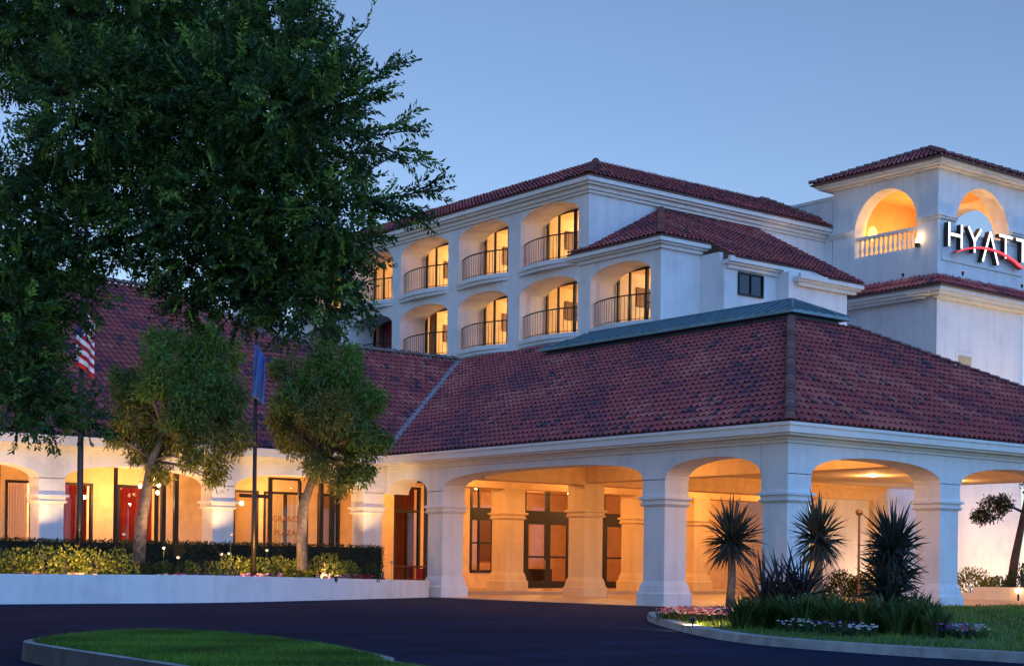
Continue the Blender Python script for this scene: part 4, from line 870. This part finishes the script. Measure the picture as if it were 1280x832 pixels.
for px, D, rx, cols, nfl, lab in ((28, 39.5, .35, [(.8, .35, .25)], 14, 'small salmon flower clump at the far left of the planter edge'), (104, 40.3, .35, [(.8, .35, .25)], 14, 'small salmon flower clump below the left flagpole'), (222, 42.6, .6, [RD_, PK, WH], 40, 'red and white flower clump on the planter edge'), (262, 43.2, .7, [PU], 44, 'purple flower clump left of the yellow shrubs'), (312, 44.5, .4, [PK, PU], 20, 'pink flower clump at the right flagpole foot'), (343, 45, .4, [PU, PU], 20, 'violet flower clump between right flagpole and right slim tree'), (412, 47, .45, [WH, PK], 24, 'white and pink flower clump under the brightest yellow shrub'), (432, 47.6, .5, [PU, PK], 26, 'purple and pink flower clump beside the brightest yellow shrub'), (458, 48.3, .5, [RD_, (.45, .03, .12)], 26, 'crimson flower clump near the right end of the hedge')):
    p = at(px, 715, D); p.z = .49; flowers(p, rx, .25, .26, cols, nfl, lab, 'flower clumps along the planter edge', .06)
for px, py, D, lab in ((204, 684, 43.2, 'left white rose right of the left slim tree'), (222, 696, 43.4, 'low white rose on the dark shrubs'), (276, 692, 44.6, 'left of a close pair of white roses'), (285, 691, 44.7, 'right of a close pair of white roses'), (288, 667, 45.0, 'high white rose before the middle arcade pillar'), (333, 687, 45.6, 'white rose right of the right flagpole'), (154, 667, 42.6, 'high white rose left of the left slim tree'), (489, 702, 48.5, 'pale rose right of the hedge end')):
    p = at(px, py, D); t = thing('white_rose', lab, 'flower', (p.x, p.y, .5), 'white roses over the hedge'); m = MB(); m.tube([(p.x, p.y, .5), (p.x+.02, p.y, p.z-.03)], .006, 5); m.build('stem', plain('rose_stem', (.05, .08, .02), .8), t)
    m = MB(); m.lathe(p.x+.02, p.y, [(p.z-.045, .012), (p.z-.03, .045), (p.z, .052), (p.z+.03, .038), (p.z+.035, .01)], 7); m.build('bloom', plain('rose_petal', (.45, .43, .40), .8), t, True)

# ================================================================== FLAGPOLES AND FLAGS
STEEL = plain('bronze_pole', (.05, .038, .03), .4, .6)
def flag_mesh(name, top, w, h, mat, label, rot):
    "limp flag hanging in folds beside its pole"
    nx, nz = 26, 22; V = []; F = []; UV = []
    for j in range(nz+1):
        tz = j/nz
        for i in range(nx+1):
            tx = i/nx; x = -.30*w*tz+w*tx*(.8+.25*tz); y = .09*math.sin(tx*11+tz*1.5)*(.35+.65*tz)-.10; z = -h*tz-1.0*w*tx**1.2*(1-.3*tz)
            V.append((top.x+x*math.cos(rot)-y*math.sin(rot), top.y+x*math.sin(rot)+y*math.cos(rot), top.z+z)); UV.append((tx, 1-tz))
    for j in range(nz):
        for i in range(nx): a = j*(nx+1)+i; F.append((a, a+1, a+nx+2, a+nx+1))
    m = MB(); m.add(V, F); o = m.build(name, mat, None, True, False); uvl = o.data.uv_layers.new(name='uv')
    for l in o.data.loops: uvl.data[l.index].uv = UV[l.vertex_index]
    o.modifiers.new('s', 'SOLIDIFY').thickness = .006; tag(o, label, 'flag'); return o
def stripe_mat():
    m, nt, b = new_mat('striped_flag'); tc = N(nt, 'ShaderNodeTexCoord'); sp = N(nt, 'ShaderNodeSeparateXYZ'); nt.links.new(tc.outputs['UV'], sp.inputs[0])
    mu = N(nt, 'ShaderNodeMath', operation='MULTIPLY'); mu.inputs[1].default_value = 6.5; nt.links.new(sp.outputs[1], mu.inputs[0]); fr_ = N(nt, 'ShaderNodeMath', operation='FRACT'); nt.links.new(mu.outputs[0], fr_.inputs[0]); lt = N(nt, 'ShaderNodeMath', operation='LESS_THAN'); lt.inputs[1].default_value = .5; nt.links.new(fr_.outputs[0], lt.inputs[0])
    mx = N(nt, 'ShaderNodeMix', data_type='RGBA'); mx.inputs[6].default_value = (.78, .76, .76, 1); mx.inputs[7].default_value = (.45, .012, .02, 1); nt.links.new(lt.outputs[0], mx.inputs[0])
    u = N(nt, 'ShaderNodeMath', operation='LESS_THAN'); u.inputs[1].default_value = .38; nt.links.new(sp.outputs[0], u.inputs[0]); v = N(nt, 'ShaderNodeMath', operation='GREATER_THAN'); v.inputs[1].default_value = .46; nt.links.new(sp.outputs[1], v.inputs[0]); an = N(nt, 'ShaderNodeMath', operation='MULTIPLY'); nt.links.new(u.outputs[0], an.inputs[0]); nt.links.new(v.outputs[0], an.inputs[1])
    m2 = N(nt, 'ShaderNodeMix', data_type='RGBA'); m2.inputs[7].default_value = (.02, .03, .12, 1); nt.links.new(mx.outputs[2], m2.inputs[6]); nt.links.new(an.outputs[0], m2.inputs[0]); nt.links.new(m2.outputs[2], b.inputs['Base Color']); b.inputs['Roughness'].default_value = .8; return m
def pole(px, D, top, r, label):
    p = at(px, 700, D); t = thing('flagpole', label, 'flagpole', (p.x, p.y, .5), 'flagpoles in the planter'); m = MB(); m.lathe(p.x, p.y, [(.45, r*1.25), (2.5, r*1.1), (top, r*.6)], 12); m.build('shaft', STEEL, t, True)
    m = MB(); m.lathe(p.x, p.y, [(top, .02), (top+.05, .09), (top+.13, .11), (top+.21, .08), (top+.25, .01)], 10); m.build('finial', plain('gold_ball', (.6, .42, .12), .3, 1), t, True); return Vector((p.x, p.y, top))
tp = pole(99, 42.5, 8.6, .085, 'left flagpole, dark bronze, carrying the striped flag'); flag_mesh('striped_flag', tp+Vector((-.02, .02, -.35)), .60, 1.75, stripe_mat(), 'limp red and white striped flag on the left flagpole', math.radians(-48))
tp = pole(317, 45.5, 8.1, .062, 'right flagpole, slimmer, carrying the blue flag'); flag_mesh('blue_flag', tp+Vector((0, 0, -.6)), .42, 1.5, plain('blue_flag_cloth', (.05, .12, .34), .8), 'limp blue flag on the right flagpole', math.radians(-48))

# ================================================================== PLANTING ISLAND BY THE ENTRANCE
YUC = attr_mat('yucca_leaf', .5, .1, .4)
def spiky(name, base, trunk_h, lean, R, n, label, group, cols, cat='yucca', heads=((0, 0, 0),), wid=.062, down=-.62):
    t = thing(name, label, cat, base, group); mb = MB(); bs = Vector(base)
    V = []; F = []; C = []
    for (dx, dy, dz) in heads:
        tip = bs+Vector((lean[0]+dx, lean[1]+dy, trunk_h+dz)); mid = bs.lerp(tip, .5)+Vector((.03, -.02, 0)); mb.tube([bs-Vector((0, 0, .1)), mid, tip], [.10, .085, .08], 9)
        for q in range(n):
            a = q*2.39996; s = 1-(1-down)*(q+.5)/n; el = math.asin(max(-1, min(1, s)))+random.uniform(-.16, .16); L = R*random.uniform(.85, 1.08)*(1.0 if s > -.1 else .9)
            d = Vector((math.cos(a)*math.cos(el)*.78, math.sin(a)*math.cos(el)*.78, math.sin(el)*1.12+.10)); sd = d.cross(Vector((0, 0, 1))); sd = sd.normalized() if sd.length > .05 else Vector((1, 0, 0)); rl_ = random.uniform(-1.0, 1.0); sd = (sd*math.cos(rl_)+d.cross(sd)*math.sin(rl_)).normalized(); o = len(V)
            p0 = tip+Vector((0, 0, random.uniform(-.12, .16))); c = random.choice(cols); f = random.uniform(.6, 1.3)
            for tt, w in ((.06, .7), (.35, 1.0), (.7, .75), (1.0, .06)):
                p = p0+d*(L*tt)+Vector((0, 0, -.13*L*tt*tt)); p.z -= (.10*L*tt*tt if s < .2 else 0); hw = sd*(wid*w/2); V += [p-hw, p+hw]; C += [tuple(x*f for x in c)]*2
            for k in range(3): F.append((o+k*2, o+k*2+1, o+k*2+3, o+k*2+2))
    for (dx, dy, dz) in heads:
        tip = bs+Vector((lean[0]+dx, lean[1]+dy, trunk_h+dz-.12))
        for q in range(26):
            a = random.uniform(0, 2*PI); L = R*random.uniform(.35, .6); d = Vector((math.cos(a)*.55, math.sin(a)*.55, -.85)).normalized(); sd = Vector((-math.sin(a), math.cos(a), 0)); o = len(V); c = random.choice([(.20, .13, .07), (.14, .09, .05), (.09, .06, .045)])
            for tt, w in ((.1, .7), (.4, 1.0), (.75, .7), (1.0, .1)):
                p = tip+d*(L*tt)+Vector((math.cos(a), math.sin(a), 0))*.12*math.sin(tt*2.6); V += [p-sd*wid*w*.45, p+sd*wid*w*.45]; C += [c]*2
            for k in range(3): F.append((o+k*2, o+k*2+1, o+k*2+3, o+k*2+2))
    mb.build('trunk', BARK, t, True); np_mesh('leaves', [tuple(v) for v in V], F, C, YUC, t); return t
YC = [(.040, .052, .040), (.055, .055, .045), (.035, .048, .036)]
def gl(px, py, z=.10): # ground point on the island under a pixel
    p0 = at(px, py, 1.0); d = p0-CAMP; tt = (z-CAMP.z)/d.z; return CAMP+d*tt
y1 = gl(911, 770); y1.z = .1
spiky('yucca', y1, 1.50, (.05, 0, 0), .92, 210, 'leftmost yucca, round spiky head on a bare trunk', 'yuccas on the planting island', YC)
y2 = gl(1020, 774); y2.z = .1
spiky('yucca', y2, 1.55, (.02, 0, 0), .82, 190, 'middle yucca, slim trunk before the corner pillar', 'yuccas on the planting island', YC)
y3 = gl(1114, 780); y3.z = .1
spiky('yucca', y3, .95, (0, 0, 0), .88, 170, 'rightmost yucca, widest, leafy down to the ground', 'yuccas on the planting island', YC, heads=((0, 0, .35), (.1, .1, -.1), (-.08, 0, -.5)), down=-.3)
cb = gl(978, 782); cb.z = .1
spiky('cordyline', cb, .25, (0, 0, 0), .95, 46, 'spiky low cordyline between the left and middle yuccas', None, [(.05, .025, .03), (.07, .04, .035), (.03, .03, .025)], 'cordyline', ((0, 0, .1), (.25, -.2, .15), (-.25, .2, .05)), .05, .15)
# strap leaved clumps along the kerb
def strap_clump(loc, label):
    t = thing('strap_leaf_clump', label, 'plant', loc, 'strap leaf clumps along the island kerb'); V = []; F = []; C = []
    for q in range(70):
        a = random.uniform(0, 2*PI); r0 = random.uniform(0, .16); L = random.uniform(.42, .68); out = random.uniform(.15, .75); d = Vector((math.cos(a), math.sin(a), 0)); sd = Vector((-d.y, d.x, 0)); o = len(V); f = random.uniform(.6, 1.4); c = random.choice([(.05, .11, .022), (.075, .14, .028), (.035, .08, .024), (.13, .13, .04)])
        for tt, w in ((0, .8), (.4, 1), (.75, .8), (1, .1)):
            p = Vector(loc)+d*(r0+out*L*tt*tt)+Vector((0, 0, L*(tt-.42*out*tt*tt*1.2))); V += [p-sd*.02*w, p+sd*.02*w]; C += [tuple(x*f for x in c)]*2
        for k in range(3): F.append((o+k*2, o+k*2+1, o+k*2+3, o+k*2+2))
    np_mesh('leaves', [tuple(v) for v in V], F, C, LEAF, t); return t
protos = []
row = []
for i, px in enumerate(range(925, 1182, 13)): row.append((px, 784+(px-925)*.042+random.uniform(-2, 1)))
for i, px in enumerate(range(935, 1165, 17)): row.append((px, 772+(px-925)*.03+random.uniform(-2, 1)))
for i, (px, py) in enumerate(row):
    p = gl(px, py); p.z = .1
    if len(protos) < 4: protos.append(strap_clump(p, 'green strap leaf clump in the row along the island kerb'))
    else: dup(protos[i % 4], p, random.uniform(0, 6), random.uniform(.85, 1.2))
fl = gl(876, 775); fl.z = .1
flowers(fl, .55, .75, .24, [PK, (.8, .16, .12), WH, (.85, .45, .15), (.8, .22, .3)], 300, 'bright pink and white flower clump at the island tip, lit by a spotlight', 'flower clumps on the island', .038)
for px, py, cols, n, lab in ((905, 771, [PU, (.5, .06, .3)], 50, 'purple flower clump beside the lit pink flowers'), (958, 768, [(.35, .4, .6)], 30, 'pale blue flower clump under the cordyline'), (998, 789, [WH], 26, 'white flower clump at the kerb left of the middle yucca'), (1044, 793, [PU, (.5, .45, .6)], 26, 'purple flower clump at the kerb below the middle yucca'), (1075, 795, [WH], 22, 'white flower clump at the kerb below the rightmost yucca'), (1185, 796, [PU], 26, 'dark violet flower clump at the right end of the strap leaf row'), (1202, 797, [PK, PU], 26, 'pink flower clump between violet and pale flowers at the right'), (1213, 797, [WH, (.4, .6, .6)], 24, 'pale flower clump at the far right of the island flowers')):
    p = gl(px, py); p.z = .1; flowers(p, .22, .28, .2, cols, n, lab, 'flower clumps on the island', .034)

# ================================================================== RIGHT GARDEN BEHIND THE ARCHES
rb = at(1262, 742, 62); rb.z = 0
slt = thing('leaning_tree', 'leaning tree before the lit wall seen through the right arch', 'tree', rb); mb = MB(); tp_ = [rb, at(1268, 700, 62), at(1276, 660, 62), at(1284, 620, 61.8), at(1290, 590, 61.5)]; mb.tube(tp_, [.2, .17, .14, .11, .07], 9)
mb.tube([at(1280, 640, 61.9), at(1262, 632, 61.6), at(1240, 638, 61.4)], [.06, .04, .02], 6); mb.build('trunk', BARKD, slt, True)
P = []; 
for x, y, R in ((1240, 635, .6), (1225, 645, .35), (1255, 628, .4), (1300, 600, .8), (1290, 570, .7)):
    k = int(1700*R*R)+160; P.append(np.array(at(x, y, 61.4))+unit(k)*R*rng.uniform(.2, 1, (k, 1))**.5)
P = np.concatenate(P); k = len(P); leaf_object('crown', P, rng.normal(0, .6, (k, 3))+np.array([0, 0, -.4]), rng.uniform(.12, .22, k), rng.uniform(.04, .06, k), np.array([(.035, .05, .018)])*rng.uniform(.5, 1.4, (k, 1)), LEAF, slt)
def rsh(px, D, R, H, c, lab): p = at(px, 740, D); p.z = .05; shrub(p, R, H, c, lab, 'shrubs behind the right arches', 900, (.1, .2))
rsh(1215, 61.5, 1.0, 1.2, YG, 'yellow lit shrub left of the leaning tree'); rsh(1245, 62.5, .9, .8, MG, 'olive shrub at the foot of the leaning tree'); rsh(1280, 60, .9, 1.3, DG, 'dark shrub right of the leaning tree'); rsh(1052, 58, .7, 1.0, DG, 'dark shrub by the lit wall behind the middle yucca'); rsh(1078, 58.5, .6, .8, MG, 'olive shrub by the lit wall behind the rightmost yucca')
mb = MB(); a = at(1198, 744, 58.5); b = at(1300, 744, 57); d = (b-a); d.z = 0; d.normalize(); nrm = Vector((-d.y, d.x, 0))*.3
for s0, s1, h in ((a, a.lerp(b, .18), .28), (a.lerp(b, .181), b, .5)):
    q = [s0, s1, s1+nrm, s0+nrm]; v = [(p.x, p.y, 0) for p in q]+[(p.x, p.y, h) for p in q]; mb.add(v, [(3, 2, 1, 0), (4, 5, 6, 7)]+[(i, (i+1) % 4, (i+1) % 4+4, i+4) for i in range(4)])
tag(mb.build('garden_wall', STUCCO), 'low white garden wall under the leaning tree', 'wall')
p = at(1273, 738, 57.2); gb = thing('globe_light', 'small glowing garden light by the low white wall', 'garden light', (p.x, p.y, 0)); m = MB(); m.lathe(p.x, p.y, [(0, .04), (p.z-.1, .04)], 8); m.build('stem', IRON, gb); m = MB(); m.lathe(p.x, p.y, [(p.z-.1, .05), (p.z-.04, .12), (p.z+.03, .13), (p.z+.1, .06), (p.z+.12, .01)], 12); m.build('globe', BULBS, gb, True)
PATHM = plain('brown_post_paint', (.16, .11, .09), .6)
p = at(1073, 738, 57.5); wp = thing('path_light', 'short dark post with a flat cap by the lit wall behind the rightmost yucca', 'garden light', (p.x, p.y, 0)); m = MB(); m.lathe(p.x, p.y, [(0, .05), (3.1, .045)], 10); m.build('post', PATHM, wp); m = MB(); m.lathe(p.x, p.y, [(3.1, .08), (3.2, .15), (3.3, .13), (3.35, .03)], 10); m.build('cap', PATHM, wp)

# ================================================================== GARDEN UPLIGHTS (visible spotlights and their light)
def uplight(loc, aim, power, lab, spot=75, col=(1, .56, .22)):
    t = thing('garden_spotlight', lab, 'spotlight', loc, 'garden spotlights'); L = Vector(loc); d = (Vector(aim)-L).normalized(); m = MB()
    m.tube([L, L+Vector((0, 0, .12))], .015, 6); m.tube([L+Vector((0, 0, .12))-d*.06, L+Vector((0, 0, .12))+d*.10], [.045, .06], 10); m.build('housing', IRON, t); e = L+Vector((0, 0, .12))+d*.101; m = MB(); m.tube([e, e+d*.006], .05, 10); m.build('lens', LENS, t)
    lamp('spotlight_lamp', e+d*.03, power, col, .04, spot, aim)
for x, lab in ((-16.6, 'spotlight behind the hedge under the leftmost arch'), (-13.2, 'spotlight behind the hedge left of the left arcade pillar'), (-10.6, 'spotlight behind the hedge under the red windows'), (-7.4, 'spotlight behind the hedge left of the middle arcade pillar'), (-4.7, 'spotlight behind the hedge under the gold lettering'), (-1.9, 'spotlight behind the hedge end at the right arcade pillar')):
    uplight((x, 17.15, 1.25), (x+.9, 18.30, 4.35), 340, lab, 84, (1, .60, .25))
uplight(b1+Vector((.6, -1.2, 0))*1.0-Vector((0, 0, b1.z-.5)), at(215, 520, D1), 900, 'spotlight under the left slim tree', 80)
uplight(b2+Vector((.5, -1.1, 0))-Vector((0, 0, b2.z-.5)), at(415, 540, D2), 700, 'spotlight under the right slim tree', 80)
p = sh_at(404, 46.75); uplight(p, p+Vector((.9, 1.1, .45)), 120, 'spotlight aimed at the brightest yellow shrub', 110)
p = sh_at(50, 38.4); uplight(p, p+Vector((.6, 1.1, .5)), 620, 'spotlight in front of the left olive shrubs', 140)
p = sh_at(108, 39.3); uplight(p, p+Vector((.2, 1.1, .5)), 620, 'spotlight in front of the shrubs right of the left flagpole', 140)
p = sh_at(330, 43.6); uplight(p, p+Vector((.2, 1.1, .5)), 620, 'spotlight in front of the shrubs left of the right slim tree', 140)
p = gl(866, 783); p.z = .1; uplight(p, gl(878, 774)+Vector((0, 0, .12)), 420, 'spotlight in the pink flowers at the island tip', 120)
p = gl(958, 778); p.z = .1; uplight(p, cb+Vector((.3, .6, .9)), 30, 'spotlight at the foot of the cordyline', 100)
p = gl(968, 776); p.z = .1; uplight(p, (-.1, -.3, 4.7), 700, 'spotlight left of the cordyline aimed at the canopy corner', 22)
p = gl(1062, 776); p.z = .1; uplight(p, (6.4, 1.0, 2.8), 55, 'spotlight between the middle and rightmost yuccas', 60)
uplight((26.4, 9.6, 0), (28.2, 13.82, 2.6), 950, 'spotlight at the foot of the lit wall left of the leaning tree', 100, (1, .56, .20)); uplight((30.4, 9.4, 0), (31.0, 13.82, 2.6), 900, 'spotlight at the foot of the lit wall right of the leaning tree', 100, (1, .56, .20))
uplight((20.5, 12.4, .02), (20.5, 14.2, 2.6), 200, 'spotlight at the foot of the lit wall behind the rightmost yucca', 110, (1, .58, .27))
# roof floodlights
def flood(loc, aim, power, spot, lab, col=(1, .68, .36)): uplight(loc, aim, power, lab, spot, col)
flood((27.5, 8.5, .05), (27.6, 13.82, 11.2), 3800, 44, 'strong spotlight in the right garden aimed up the tower')
flood((18.6, 11.2, 6.3), (18.0, 13.95, 11.9), 420, 75, 'roof spotlight below the stepped wing')
for loc, aim, lab in (((24.42, 15.2, 13.7), (24.30, 15.2, 18.4), 'right ledge spotlight under the left face of the tower'), ((24.42, 18.2, 13.7), (24.30, 18.2, 18.4), 'left ledge spotlight under the left face of the tower'), ((26.0, 13.28, 13.7), (26.0, 13.16, 18.4), 'ledge spotlight under the sign, left end'), ((30.4, 13.28, 13.7), (30.4, 13.16, 18.4), 'ledge spotlight under the sign, right end')):
    flood(loc, aim, 150, 44, lab)
lamp('wall_light_lamp', (TX0-.22, 14.75, 15.45), 10, (1, .62, .25), .05)
lamp('lookout_ceiling_lamp', (28.1, 16.9, 16.2), 230, (1, .56, .18), .2); lamp('lookout_side_lamp', (TX0+1.4, 17.7, 16.5), 14, (1, .6, .2), .1)
